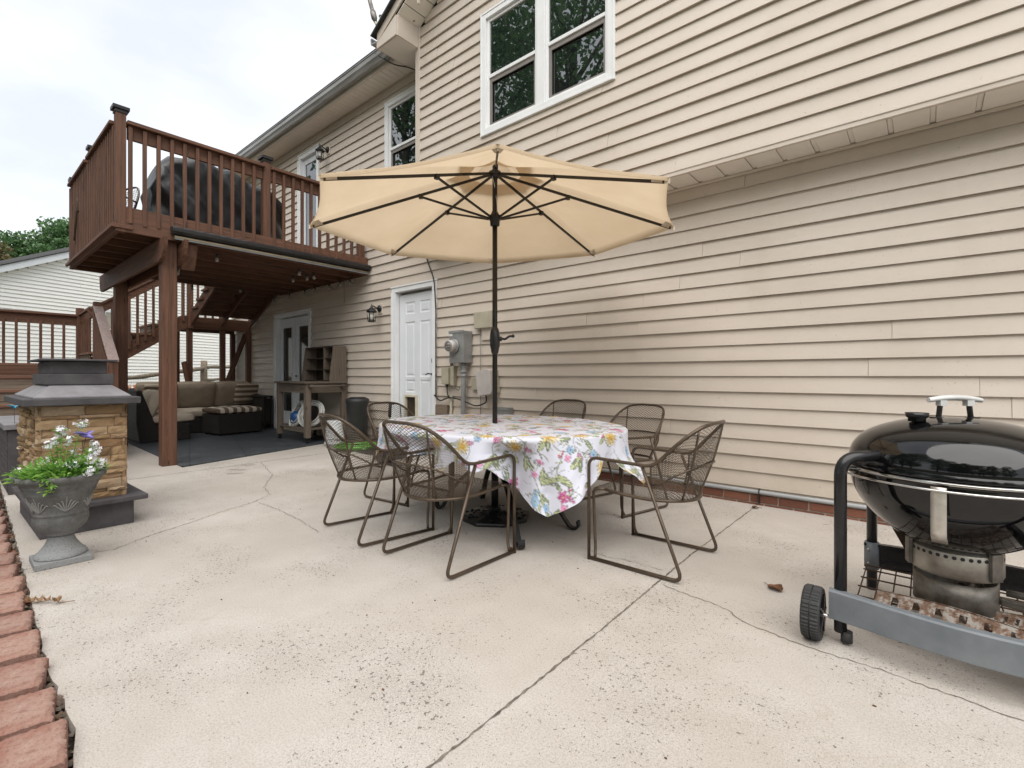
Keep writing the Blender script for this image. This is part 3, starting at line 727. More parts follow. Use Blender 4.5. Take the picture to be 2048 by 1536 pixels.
# sub-parts: parent already carries the offset, so they need none
def inv2(o): return child_of(o)
wr = win_frame(*(WINR[0], WINR[1], WINR[2], WINR[3]), JY, True)
xm = (WINR[0] + WINR[1]) / 2
dh_unit(wr, WINR[0] + .055, xm - .05, WINR[2] + .055, WINR[3] - .055, JY)
dh_unit(wr, xm + .05, WINR[1] - .055, WINR[2] + .055, WINR[3] - .055, JY)
wl = win_frame(WINL[0], WINL[1], WINL[2], WINL[3], 4.25, False)
dh_unit(wl, WINL[0] + .055, WINL[1] - .055, WINL[2] + .055, WINL[3] - .055, 4.25)
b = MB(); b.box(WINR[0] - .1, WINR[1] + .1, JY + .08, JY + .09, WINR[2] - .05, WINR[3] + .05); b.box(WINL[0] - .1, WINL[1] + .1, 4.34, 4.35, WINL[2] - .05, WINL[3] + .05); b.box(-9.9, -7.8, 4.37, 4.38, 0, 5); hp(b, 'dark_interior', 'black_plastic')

# ---- six panel entry door with pet door
def casing(x0, x1, z1, Y, w_=.085, z0=0, name='door_casing', par=None):
    f = MB()
    for xa, xb in ((x0 - w_ * .65, x0 + w_ * .35), (x1 - w_ * .35, x1 + w_ * .65)):
        f.box(xa, xb, Y - .030, Y + .12, z0, z1 + w_ * .35)
    f.box(x0 - w_ * .65, x1 + w_ * .65, Y - .0302, Y + .1, z1 + w_ * .35, z1 + w_ * 1.1)
    f.box(x0 - w_ * .65 - .012, x1 + w_ * .65 + .012, Y - .042, Y, z1 + w_ * 1.1, z1 + w_ * 1.1 + .018)
    for xa, xb in ((x0 - w_ * .65 - .006, x0 - w_ * .4), (x1 + w_ * .4, x1 + w_ * .65 + .006)):
        f.box(xa, xb, Y - .040, Y - .0305, z0, z1 + w_ * .35)
    return f
door = hp(casing(-5.83, -4.96, 2.20, 4.25), 'entry_door', 'white_paint', bevel=.003)
def panel_leaf(x0, x1, z0, z1, Y, panels, hole=None):
    """door leaf as a stepped height field with recessed mouldings"""
    xs = {x0, x1}; zs = {z0, z1}
    for (a, b_, c, d) in panels:
        for e in (0, .012, .03, .042): xs |= {a + e, b_ - e}; zs |= {c + e, d - e}
    if hole: xs |= {hole[0], hole[1]}; zs |= {hole[2], hole[3]}
    xs = sorted(xs); zs = sorted(zs)
    def h(x, z):
        for (a, b_, c, d) in panels:
            e = min(x - a, b_ - x, z - c, d - z)
            if e >= -1e-9:
                if e < .012: return .0 + .010 * e / .012
                if e < .03: return .010
                if e < .042: return .010 - .007 * (e - .03) / .012
                return .003
        return 0
    m_ = MB(); rows = [[(x, Y + h(x, z), z) for z in zs] for x in xs]
    vs = [p for r_ in rows for p in r_]; fs = []; n = len(zs)
    for i in range(len(xs) - 1):
        for j in range(n - 1):
            xc, zc = (xs[i] + xs[i + 1]) / 2, (zs[j] + zs[j + 1]) / 2
            if hole and hole[0] < xc < hole[1] and hole[2] < zc < hole[3]: continue
            fs.append((i * n + j, (i + 1) * n + j, (i + 1) * n + j + 1, i * n + j + 1))
    return m_.add(vs, fs)
dx0, dx1 = -5.79, -4.99
pans = []
for (c, d) in ((.30, .82), (1.02, 1.80), (1.91, 2.08)):
    pans += [(-5.66, -5.445, c, d), (-5.335, -5.12, c, d)]
lf = panel_leaf(dx0, dx1, .10, 2.19, 4.30, pans[2:] + [(-5.335, -5.12, .30, .82), (-5.66, -5.445, .62 + .16, .98)], (-5.68, -5.40, .22, .74)); lf = panel_leaf(dx0, dx1, .10, 2.19, 4.30, pans[2:] + [(-5.335, -5.12, .30, .98), (-5.66, -5.445, .80, .98)], (-5.67, -5.39, .22, .745))
leaf = inv2(lf.build('door_leaf', 'door_white', door))
pf = MB(); a0, a1, c0, c1 = -5.675, -5.385, .20, .765; t_ = .032
pf.box(a0, a0 + t_, 4.275, 4.32, c0, c1); pf.box(a1 - t_, a1, 4.275, 4.32, c0, c1); pf.box(a0 + t_, a1 - t_, 4.275, 4.32, c1 - t_, c1); pf.box(a0 + t_, a1 - t_, 4.275, 4.32, c0, c0 + t_)
pet = inv2(pf.build('pet_door', 'cream_plastic', door, bevel=.004))
inv2(MB().box(a0 + t_, a1 - t_, 4.318, 4.322, c0 + t_, c1 - t_).build('pet_flap', 'brown_dark', door))
hd = MB(); hd.sphere((-5.045, 4.265, 1.055), .018, 10); hd.tube(fillet([(-5.045, 4.285, 1.055), (-5.045, 4.245, 1.055), (-5.09, 4.24, 1.068), (-5.15, 4.245, 1.045)], .02), .008, 6); hd.tube([(-5.045, 4.30, 1.055), (-5.045, 4.285, 1.055)], .028, 14)
inv2(hd.build('door_handle', 'black_metal', door))
hd = MB(); hd.box(-5.052, -5.030, 4.283, 4.299, 1.17, 1.30); hd.tube(fillet([(-5.04, 4.285, 1.285), (-5.04, 4.262, 1.26), (-5.04, 4.262, 1.215), (-5.04, 4.285, 1.19)], .015), .007, 6); inv2(hd.build('deadbolt', 'black_metal', door))
inv2(MB().box(-5.83, -4.96, 4.16, 4.35, .02, .098).build('threshold', 'grey_metal_box', door))

# ---- french patio door under the deck
fd = hp(casing(-9.66, -8.33, 2.12, 4.25, .08), 'french_door', 'white_paint', bevel=.003)
for k, (a, b_) in enumerate(((-9.63, -9.0), (-8.985, -8.36))):
    s = MB(); st = .12
    s.box(a, a + st, 4.30, 4.34, .12, 2.13); s.box(b_ - st, b_, 4.30, 4.34, .12, 2.13); s.box(a + st, b_ - st, 4.30, 4.34, 1.97, 2.13); s.box(a + st, b_ - st, 4.30, 4.34, .12, .34)
    for z in (.34, 1.95): s.box(a + st, b_ - st, 4.292, 4.30, z, z + .02)
    for xx in (a + st, b_ - st - .02): s.box(xx, xx + .02, 4.292, 4.30, .36, 1.95)
    inv2(s.build('door_leaf', 'door_white', fd, bevel=.003))
    inv2(MB().box(a + st, b_ - st, 4.318, 4.322, .34, 1.97).build('pane', 'pane_dim', fd))
h_ = MB(); h_.tube([(-8.93, 4.26, 1.03), (-8.85, 4.26, 1.03)], .009, 6); h_.tube([(-8.93, 4.30, 1.03), (-8.93, 4.26, 1.03)], .012, 8); inv2(h_.build('door_handle', 'black_metal', fd))
# ---- balcony door upstairs
bd = hp(casing(-8.68, -8.04, 4.93, 4.25, .09, 2.86), 'balcony_door', 'white_paint', bevel=.003)
s = MB(); a, b_ = -8.65, -8.07; st = .09
s.box(a, a + st, 4.27, 4.31, 2.88, 4.96); s.box(b_ - st, b_, 4.27, 4.31, 2.88, 4.96); s.box(a + st, b_ - st, 4.27, 4.31, 4.85, 4.96); s.box(a + st, b_ - st, 4.27, 4.31, 2.88, 3.05)
inv2(s.build('door_leaf', 'door_white', bd, bevel=.003)); inv2(MB().box(a + st, b_ - st, 4.285, 4.29, 3.05, 4.85).build('pane', 'pane_glass', bd))

# ---- conduit along the footing, clipped
b = MB(); b.tube([(-4.2, 4.212, .106), (-2.5, 4.212, .107), (-.9, 4.212, .106), (2.0, 4.212, .104), (5.9, 4.212, .104)], .0155, 12)
cd = b.build('wall_conduit', 'pvc_grey'); tag(cd, 'long pale grey conduit pipe running just above the brick footing', 'conduit')
b = MB(); b.box(-1.005, -.998, 4.193, 4.226, .02, .13); o = b.build('conduit_strap', 'black_metal', cd)

# ---- lanterns
def lantern(loc, label):
    e = empty('wall_lantern', loc, label=label, cat='wall lamp', group='black carriage lanterns on the house wall')
    MB().box(-.055, .055, -.022, -.012 + .012, -.075, .075).build('mounting_block', 'trim_vinyl', e, bevel=.004)
    b = MB(); b.lathe([(0, -.04), (.02, -.038), (.05, -.02), (.05, -.008), (0, 0)], (0, -.02, .0), 20, ax=Matrix.Rotation(R(-90), 3, 'X')); b.build('back_plate', 'black_metal', e)
    b = MB(); b.tube(fillet([(0, -.05, -.01), (0, -.10, .01), (0, -.14, .03), (0, -.155, .02)], .03), .009, 8); b.build('arm', 'black_metal', e)
    Y = -.165
    b = MB(); b.lathe([(.0, .055), (.006, .05), (.008, .035), (.004, .025), (.016, .018), (.02, .0), (.03, -.01), (.068, -.045), (.076, -.055), (.076, -.062), (.0, -.062)], (0, Y, 0), 6, smooth=False); b.build('roof_cap', 'black_metal', e)
    b = MB()
    for k in range(6):
        a = 2 * math.pi * k / 6; c_, s_ = math.cos(a), math.sin(a)
        b.tube([(.066 * c_, Y + .066 * s_, -.06), (.052 * c_, Y + .052 * s_, -.205)], .0045, 5)
        a2 = 2 * math.pi * (k + 1) / 6
        for rr_, z in ((.0655, -.066), (.058, -.185), (.052, -.204)):
            b.tube([(rr_ * c_, Y + rr_ * s_, z), (rr_ * math.cos(a2), Y + rr_ * math.sin(a2), z)], .0045, 5)
    b.lathe([(0, -.216), (.05, -.212), (.056, -.204), (0, -.202)], (0, Y, 0), 6, smooth=False); b.build('cage', 'black_metal', e)
    b = MB(); b.lathe([(.0, -.20), (.030, -.20), (.030, -.085), (.0, -.085)], (0, Y, 0), 16); b.build('glass_tube', 'lamp_glass', e)
    return e
lantern((-6.16, 4.235, 2.03), 'black carriage lantern beside the lower white door')
lantern((-7.66, 4.235, 4.84), 'black carriage lantern high on the wall above the deck, by the balcony door')

# ---- meter, boxes, pipes, cables
me_ = empty('electric_meter', (-4.36, 4.20, 1.385), label='grey electric meter box with round glass meter, right of the white door', cat='electric meter')
MB().box(-.125, .125, -.13, .03, -.195, .195).build('meter_box', 'grey_metal_box', me_, bevel=.006)
MB().box(-.13, .13, -.136, -.128, .17, .20).build('lid_rim', 'grey_metal_box', me_)
MB().box(-.115, -.065, -.1345, -.131, .135, .162).build('paper_label', 'white_plastic', me_)
ax = Matrix.Rotation(R(90), 3, 'X')
MB().lathe([(.0, .0), (.088, .0), (.09, .02), (.078, .028), (.0, .028)], (-.03, -.131, .01), 28, ax=ax).build('meter_ring', 'grey_metal_box', me_)
MB().lathe([(.0, .02), (.072, .02), (.072, .085), (.066, .098), (.0, .10)], (-.03, -.131, .01), 28, ax=ax).build('meter_glass', 'pale_box', me_)
MB().lathe([(.045, .0), (.064, .0), (.064, .01), (.045, .01)], (-.03, -.228, .01), 28, ax=ax).build('meter_dial_ring', 'grey_metal_box', me_)
MB().obox((-.03, -.236, .02), (.07, .008, .014), 0).obox((-.02, -.236, -.014), (.05, .008, .018)).build('meter_dial', 'steel_grey', me_)
b = MB(); b.tube([(-4.32, 4.15, 1.19), (-4.325, 4.165, 1.10), (-4.35, 4.17, .02)], .032, 14)
for z in (1.16, 1.10, 1.05): b.tube([(-4.325, 4.16, z), (-4.325, 4.16, z - .03)], .037, 14)
o = b.build('meter_pipe', 'pvc_grey'); tag(o, 'thick grey conduit pipe below the electric meter', 'conduit')
j = empty('junction_box', (-4.63, 4.2, 1.03), label='small grey junction box left of the thick pipe, under the meter', cat='junction box')
MB().box(-.085, .045, -.06, .035, -.105, .105).build('box', 'beige_box', j, bevel=.008); MB().box(.05, .115, -.03, .035, -.12, .13).build('side_channel', 'beige_box', j, bevel=.004)
MB().tube([(-.02, -.02, -.10), (-.02, -.02, -.14)], .018, 8).build('cable_gland', 'black_plastic', j)
MB().tube([(.07, -.02, .13), (.06, -.02, .24)], .02, 10).build('nipple', 'steel_grey', j)
o = MB().box(-4.15, -3.86, 4.16, 4.235, 1.60, 1.80).build('terminal_cover', 'beige_box', None, bevel=.008); tag(o, 'flat beige cover box on the wall behind the umbrella pole', 'wall box')
o = MB().box(-4.06, -3.86, 4.205, 4.24, 1.46, 1.60).build('wall_vent', 'trim_vinyl', None, bevel=.004); tag(o, 'small pale ribbed cover under the flat beige wall box', 'wall box')
tb = empty('telephone_box', (-3.93, 4.19, .95), label='pale plastic utility box hanging crooked on the wall behind the umbrella pole', cat='utility box')
tl = Matrix.Rotation(R(-8), 3, 'Y')
b = MB(); pr = [(-.115, -.145), (.085, -.145), (.115, -.12), (.115, .13), (.09, .15), (-.085, .15), (-.115, .12)]
b.prism([tuple(tl @ Vector((x, -.09, z))) for x, z in pr], (0, .06, 0)); b.build('lid', 'pale_box', tb, bevel=.006)
b = MB(); b.obox((.01, -.0, 0), (.25, .09, .27), 0, tl); b.build('housing', 'beige_box', tb, bevel=.006)
o = MB().box(-4.22, -4.12, 4.19, 4.24, .86, 1.02).build('connector_box', 'beige_box', None, bevel=.005); tag(o, 'little beige box half hidden behind the thick meter pipe', 'wall box')
ds = empty('disconnect_box', (-3.70, 4.19, .60), label='low grey switch box just above the tablecloth, right of the pole', cat='switch box')
MB().box(-.12, .12, -.05, .04, -.09, .07).build('box', 'grey_metal_box', ds, bevel=.005); MB().box(-.125, .125, -.06, -.05, .04, .075).build('lid', 'grey_metal_box', ds, bevel=.003)
o = MB().box(-4.93 + .04, -4.66, 4.19, 4.24, .52, .66).build('faucet_cover', 'old_wood_x', None, bevel=.004); tag(o, 'small brown wooden block on the wall beside the door foot', 'wooden block')
o = MB().tube([(-4.60, 4.21, .78), (-4.60, 4.21, .05)], .018, 8).build('thin_pipe', 'beige_box'); tag(o, 'thin beige pipe rising beside the thick meter pipe', 'pipe')
b = MB(); b.tube(fillet([(-4.92, 4.2, .78), (-4.80, 4.19, .70), (-4.62, 4.18, .76), (-4.40, 4.17, .74), (-4.10, 4.16, .66), (-3.93, 4.16, .72), (-3.96, 4.17, .82)], .1), .009, 6); b.tube([(-4.65, 4.18, .92), (-4.64, 4.18, .80), (-4.61, 4.18, .76)], .008, 6)
o = b.build('low_cable', 'cable_black'); tag(o, 'black cable looping between the boxes near the wall foot', 'cable')
b = MB(); b.tube([(-4.08, 4.205, 1.6), (-4.08, 4.21, .4)], .005, 5); b.tube(fillet([(-4.55, 4.18, .92), (-4.42, 4.17, .84), (-4.38, 4.15, .9)], .05), .006, 5); o = b.build('drop_wire', 'cable_grey'); tag(o, 'thin dark wire dropping from the flat beige wall box', 'cable')
b = MB(); b.tube(fillet([(-5.08, 4.2, 3.0), (-5.08, 4.20, 2.62), (-5.03, 4.205, 2.50), (-4.95, 4.20, 2.36), (-4.905, 4.19, 2.25), (-4.888, 4.2, 1.9), (-4.888, 4.2, .75)], .12), .008, 6)
o = b.build('door_cable', 'cable_black'); tag(o, 'black cable running down the wall and around the white door casing', 'cable')
# ================================================================== RAISED DECK
deck = empty('raised_deck', (-6.66, 1.69, 0), label='tall brown stained timber deck on posts at the upper left', cat='deck')
def dp(b, name, mat, **k):
    o = b.build(name, mat, deck, **k); o.matrix_parent_inverse = Matrix.Translation(-Vector(deck.location)); return o
DX0, DX1, DY0, DY1 = -9.40, -6.50, 1.19, 4.20
for (x, y, wd, zb, zt) in ((-6.657, 1.69, .145, .0, 2.57), (-8.95, 1.69, .145, -.0, 2.57)):
    dp(MB().box(x - wd / 2, x + wd / 2, y - wd / 2, y + wd / 2, zb, zt), 'post', 'deck_wood_z', bevel=.006)
# main beams: pair of boards sandwiching the posts, with shaped ends
def beam_board(y):
    e = .30; x1, x0 = -6.33, -9.72; z0, z1 = 2.32, 2.568
    poly = [(x1, y, z1), (x1 - .02, y, z1 - .09), (x1 - .06, y, z1 - .16), (x1 - .13, y, z1 - .215), (x1 - .22, y, z0), (x0 + .10, y, z0), (x0 + .03, y, z0 + .06), (x0, y, z1)]
    return MB().prism(poly, (0, .038, 0))
dp(beam_board(1.575), 'beam', 'deck_wood_x', bevel=.003); dp(beam_board(1.767), 'beam', 'deck_wood_x', bevel=.003)
dp(MB().prism([(-6.50, 1.80 + .01, 2.56), (-6.52, 1.80, 2.42), (-6.56, 1.8, 2.33), (-6.6, 1.8, 2.27), (-6.62, 1.8, 2.56)], (0, .14, 0)), 'brace_block', 'deck_wood_z', bevel=.003)
x = -6.9
while x > DX0 + .1:
    dp(MB().box(x - .019, x + .019, DY0 + .04, DY1, 2.575, 2.80), 'joist', 'deck_wood_y'); x -= .41
dp(MB().box(DX1 - .040, DX1, DY0, DY1 + .03, 2.57, 2.84), 'rim_joist', 'deck_wood_y', bevel=.003)
dp(MB().box(DX0, DX0 + .04, DY0, DY1 + .03, 2.57, 2.84), 'rim_joist', 'deck_wood_y', bevel=.003)
dp(MB().box(DX0 + .04, DX1 - .04, DY0, DY0 + .04, 2.57, 2.84), 'rim_joist', 'deck_wood_x', bevel=.003)
dp(MB().box(DX0 + .04, DX1 - .04, DY1 - .01, DY1 + .03, 2.57, 2.84), 'ledger', 'deck_wood_x')
b = MB(); y = DY0 + .01
while y < DY1: b.box(DX0 - .02, DX1 - .045, y, y + .137, 2.802, 2.838); y += .1405
dp(b, 'decking', 'deck_wood_x')
# rail posts with black caps
for (x, y, zb, zt) in ((-6.541, 1.231, 2.566, 3.87), (-6.56, 2.74, 2.84, 3.86), (-6.56, 4.14, 2.84, 3.78), (-8.0, 1.245, 2.84, 3.89), (-9.33, 1.245, 2.57, 3.84), (-9.33, 2.6, 2.84, 3.84)):
    p = dp(MB().box(x - .045, x + .045, y - .045, y + .045, zb, zt), 'rail_post', 'deck_wood_z', bevel=.004)
    if y < 4:
        c = MB(); c.box(x - .072, x + .072, y - .072, y + .072, zt - .012, zt + .022); c.box(x - .054, x + .054, y - .054, y + .054, zt - .045, zt - .012)
        c.add([(x - .072, y - .072, zt + .022), (x + .072, y - .072, zt + .022), (x + .072, y + .072, zt + .022), (x - .072, y + .072, zt + .022), (x, y, zt + .05)], [(0, 1, 4), (1, 2, 4), (2, 3, 4), (3, 0, 4)])
        o = c.build('post_cap', 'cap_black', p, bevel=.003)
ZR = 3.72
for (ya, yb) in ((1.29, 2.69), (2.79, 4.09)):
    dp(MB().box(-6.60, -6.46, ya - .01, yb + .01, ZR, ZR + .038), 'top_rail', 'deck_wood_y', bevel=.004)
    dp(MB().box(-6.565, -6.527, ya, yb, ZR - .14, ZR - .001), 'rail_board', 'deck_wood_y', bevel=.003)
for (xa, xb) in ((-7.95, -6.60), (-9.28, -8.05)):
    dp(MB().box(xa, xb, 1.15, 1.29, ZR, ZR + .038), 'top_rail', 'deck_wood_x', bevel=.004)
    dp(MB().box(xa, xb, 1.216, 1.254, ZR - .14, ZR - .001), 'rail_board', 'deck_wood_x', bevel=.003)
y = 1.312
while y < 4.12:
    if not (2.68 < y < 2.80): dp(MB().box(-6.525, -6.489, y - .018, y + .018, 2.665 + rnd.uniform(-.005, .005), ZR - .012), 'baluster', 'deck_wood_z', bevel=.003)
    y += .126
x = -6.62
while x > -9.4:
    dp(MB().box(x - .018, x + .018, 1.177, 1.2135, 2.62, ZR - .012), 'baluster', 'deck_wood_z', bevel=.003); x -= .112
dp(MB().box(-9.4, -6.49, 1.145, 1.172, 2.60, 2.64).box(-6.51, -6.48, 1.15, 1.33, 2.60, 2.64), 'foot_trim', 'deck_wood_x', bevel=.003)

sh = empty('roller_shade', (-6.44, 2.95, 2.65), label='rolled up dark grey shade cassette fixed along the front edge of the raised deck', cat='roller shade')
def sp(b, n, m, **k):
    o = b.build(n, m, sh, **k); o.matrix_parent_inverse = Matrix.Translation(-Vector(sh.location)); return o
sp(MB().prism([(-6.487, 1.67, 2.63), (-6.43, 1.67, 2.63), (-6.395, 1.67, 2.66), (-6.395, 1.67, 2.695), (-6.42, 1.67, 2.715), (-6.487, 1.67, 2.715)], (0, 2.55, 0)), 'cassette', 'cap_black', bevel=.004)
sp(MB().tube([(-6.445, 1.70, 2.595), (-6.445, 4.20, 2.595)], .022, 12), 'shade_roll', 'shade_cloth')
sp(MB().box(-6.425, -6.41, 1.70, 4.2, 2.567, 2.58), 'hem_bar', 'bar_grey', bevel=.002)

# things on the deck
def draped(name, mat, x0, x1, prof, z0, seed, parent=None):
    rr = random.Random(seed); rows = []
    n = 44
    for i in range(n + 1):
        t = i / n; y = lerp(prof[0][0], prof[-1][0], t)
        for a, b_ in zip(prof[:-1], prof[1:]):
            if a[0] <= y <= b_[0] + 1e-6: zt = lerp(a[1], b_[1], (y - a[0]) / (b_[0] - a[0])); wd = lerp(a[2], b_[2], (y - a[0]) / (b_[0] - a[0])); break
        row = []; m = 30
        for j in range(m + 1):
            s = j / m
            if s < .38: q = s / .38; x = -1 - .05 * (1 - q); z = lerp(z0, zt - .12, q); 
            elif s > .62: q = (1 - s) / .38; x = 1 + .05 * (1 - q); z = lerp(z0, zt - .12, q)
            else: a = (s - .5) / .12 * math.pi / 2; x = math.sin(a); z = zt - .12 + .12 * math.cos(a)
            ph = y * 9 + z * 5; q_ = y * 8 + z * 9 + .8 * math.sin(z * 3 + y * 2); fold = .050 * math.sin(q_) + .022 * math.sin(q_ * 2.3 + y * 3) + .008 * math.sin(y * 31 - z * 22)
            amt = 1 if .05 < s < .95 else 1
            row.append(((x0 + x1) / 2 + x * ((x1 - x0) / 2 * wd) + fold * (1 if x > 0 else -1) * amt, y + .015 * math.sin(z * 20), z + .02 * math.sin(y * 14 + x * 3)))
        rows.append(row)
    b = MB(); b.grid(rows)
    for r_ in (rows[0], rows[-1]): b.add(r_, [tuple(range(len(r_)))], True)
    return b.build(name, mat, parent)
o = draped('covered_grill', 'cover_black', -7.95, -7.20, [(1.69, 3.40, .75), (1.75, 3.66, .9), (1.86, 3.86, .95), (2.15, 3.93, 1), (2.6, 3.90, 1), (3.1, 3.75, 1), (3.24, 3.66, .95), (3.30, 3.40, .8)], 2.845, 3)
tag(o, 'large grill under a creased black cover, behind the deck railing', 'covered grill')

# ================================================================== LANDING STAIRS + ENTRY DECK
stairs = empty('deck_stairs', (-11.2, 1.8, 0), label='dark timber staircase and landing rising behind the sofa to the raised deck', cat='staircase')
def tp(b, name, mat, **k):
    o = b.build(name, mat, stairs, **k); o.matrix_parent_inverse = Matrix.Translation(-Vector(stairs.location)); return o
SX0, SX1 = -11.70, -10.78
for x in (SX1 - .02, SX0 + .02):
    tp(MB().prism([(x - .019, 1.80, 1.10), (x - .019, 3.08, 1.99), (x - .019, 3.08, 2.20), (x - .019, 2.95, 2.18), (x - .019, 1.60, 1.26), (x - .019, 1.60, 1.16)], (.038, 0, 0)), 'stringer', 'deck_wood_y')
for k in range(5):
    y = 1.62 + .29 * k; z = 1.40 + .186 * k
    if k < 4: tp(MB().box(SX0 - .02, SX1 + .02, y - .02, y + .275, z, z + .036), 'tread', 'tread_wood', bevel=.004)
    tp(MB().box(SX0 + .05, SX1 - .05, y + .0, y + .018, z - .15, z - .002), 'riser', 'old_wood_x')
tp(MB().box(SX0, SX1, 3.04, 4.20, 2.145, 2.18), 'landing_floor', 'deck_wood_x')
tp(MB().box(SX1 - .04, SX1, 3.08, 4.20, 1.95, 2.14), 'landing_rim', 'deck_wood_y'); tp(MB().box(SX0, SX1 - .04, 3.08, 3.12, 1.95, 2.14), 'landing_rim', 'deck_wood_x'); tp(MB().box(SX0, SX0 + .04, 3.12, 4.2, 1.95, 2.14), 'landing_rim', 'deck_wood_y')
for (x, y) in ((-10.83, 3.10), (-11.62, 3.10), (-10.83, 3.68), (-10.83, 4.17), (-11.62, 4.15)):
    tp(MB().box(x - .045, x + .045, y - .045, y + .045, -.02, 1.95), 'post', 'deck_wood_z', bevel=.004)
tp(MB().beam((-10.83, 4.12, 1.9), (-11.45, 3.75, .25), .04, .09), 'brace', 'deck_wood_z'); tp(MB().beam((-10.80, 3.0, 1.3), (-10.60, 3.12, .3), .04, .09), 'brace', 'deck_wood_z')
# upper flight, open risers, climbing towards the raised deck
for y in (3.10, 3.62, 4.14): tp(MB().prism([(-10.75, y, 2.02), (-9.44, y, 2.60), (-9.44, y, 2.80), (-9.62, y, 2.80), (-10.75, y, 2.26)], (0, .038, 0)), 'stringer', 'deck_wood_x')
for k in range(4):
    x = -10.62 + .285 * k; z = 2.30 + .135 * k
    tp(MB().box(x, x + .30, 3.06, 4.20, z, z + .036), 'tread', 'deck_wood_y'); tp(MB().box(x + .02, x + .04, 3.12, 4.14, z - .135 + .030, z - .001), 'riser', 'deck_wood_y')
# stair rail and balusters on the side facing the patio
def slope_rail(p, q, par):
    return MB().beam(p, q, .09, .038), MB().beam((p[0], p[1], p[2] - .09), (q[0], q[1], q[2] - .09), .038, .13)
a_, b_ = slope_rail((-10.78, 1.62, 2.17), (-10.78, 3.04, 3.18), None)
tp(a_, 'handrail', 'deck_wood_y', bevel=.003); tp(b_, 'rail_board', 'deck_wood_y', bevel=.003)
for k in range(11):
    y = 1.80 + .118 * k; zb = 1.26 + (y - 1.8) * .69
    tp(MB().box(-10.775, -10.739, y - .018, y + .018, zb, 2.05 + (y - 1.62) * .711), 'baluster', 'deck_wood_z')
tp(MB().box(-10.825, -10.735, 3.05, 3.14, 1.95, 3.3), 'newel_post', 'deck_wood_z')
for k in range(7): tp(MB().box(-11.7, -11.66, 3.2 + .14 * k, 3.236 + .14 * k, 2.18, 3.1), 'baluster', 'deck_wood_z')
tp(MB().box(-11.72, -11.62, 3.1, 4.2, 3.1, 3.14), 'handrail', 'deck_wood_y')

ed = empty('entry_deck', (-10.2, .4, 0), label='low brown timber platform with steps and railing at the left edge', cat='deck')
def ep(b, name, mat, **k):
    o = b.build(name, mat, ed, **k); o.matrix_parent_inverse = Matrix.Translation(-Vector(ed.location)); return o
b = MB(); y = -2.4
while y < 1.58: b.box(-11.75, -9.0, y, min(y + .137, 1.6), 1.165, 1.20); y += .1405
ep(b, 'platform_boards', 'deck_wood_x')
ep(MB().box(-9.0, -8.96, -2.4, 1.40, .98, 1.163), 'rim_board', 'deck_wood_y'); ep(MB().box(-11.75, -9.0, 1.60, 1.64, .9, 1.2), 'rim_board', 'deck_wood_x')
for k in range(6):
    x0 = -9.0 + .265 * k; z = 1.20 - .165 * k
    ep(MB().box(x0 - .02 if k else x0 - .14, x0 + .275 if k else x0 + .03, -2.4, 1.36, z - .036, z), 'tread', 'tread_wood', bevel=.004)
    ep(MB().box(x0 + (.0 if k == 0 else .235), x0 + (.02 if k == 0 else .255), -2.4, 1.34, z - .20, z - .037), 'riser', 'old_wood_y')
ep(MB().prism([(-9.0, 1.365, 1.15), (-7.50, 1.365, .22), (-7.50, 1.365, .0), (-7.75, 1.365, .0), (-9.0, 1.365, .75)], (0, .038, 0)), 'stringer', 'deck_wood_x')
ep(MB().prism([(-9.0, .12, 1.19), (-7.55, .12, .26), (-7.55, .12, -.02), (-7.7, .12, -.02), (-9.0, .12, .8)], (0, -.045, 0)), 'stringer', 'deck_wood_x') if False else None
for (x, y, z0, z1) in ((-9.12, 1.46, .0, 2.10), (-7.62, 1.36, .0, 1.20), (-11.68, 1.62, 0, 2.26), (-11.68, -.75, 0, 2.2)):
    ep(MB().box(x - .05, x + .05, y - .05, y + .05, z0, z1), 'newel_post', 'deck_wood_z', bevel=.004)
ep(MB().beam((-9.10, 1.46, 2.03), (-7.55, 1.36, 1.215), .105, .036), 'handrail', 'pale_rail_wood', bevel=.004)
ep(MB().beam((-9.06, 1.455, 1.95), (-7.60, 1.36, 1.14), .038, .11), 'rail_board', 'deck_wood_x')
for k in range(14):
    x = -9.0 + .10 * k; zt = 1.96 - (x + 9.1) * .527; zb = zt - .93
    yb = 1.41 - k * .0068; ep(MB().box(x - .018, x + .018, yb, yb + .032, max(.02, zb), zt - .03), 'baluster', 'deck_wood_z')
ep(MB().box(-11.74, -11.60, -2.4, 1.58, 2.10, 2.138), 'handrail', 'deck_wood_y', bevel=.003); ep(MB().box(-11.70, -11.66, -2.4, 1.58, 1.94, 2.098), 'rail_board', 'deck_wood_y')
for k in range(26):
    y = 1.40 - .148 * k; ep(MB().box(-11.655, -11.62, y - .018, y + .018, 1.14, 2.0), 'baluster', 'deck_wood_z')
ep(MB().beam((-11.66, 1.64, 2.14), (-10.80, 1.66, 2.19), .09, .038), 'handrail', 'deck_wood_x'); ep(MB().beam((-11.66, 1.64, 2.05), (-10.80, 1.66, 2.09), .038, .13), 'rail_board', 'deck_wood_x')
for k in range(5): ep(MB().box(-11.5 + .15 * k, -11.464 + .15 * k, 1.62, 1.655, 1.2, 2.03), 'baluster', 'deck_wood_z')
ep(MB().box(-8.42, -8.38, -.14, -.06, -.02, .95).box(-8.42, -8.38, -.14, -.06, .2, .95), 'stair_post', 'deck_wood_z') if False else None

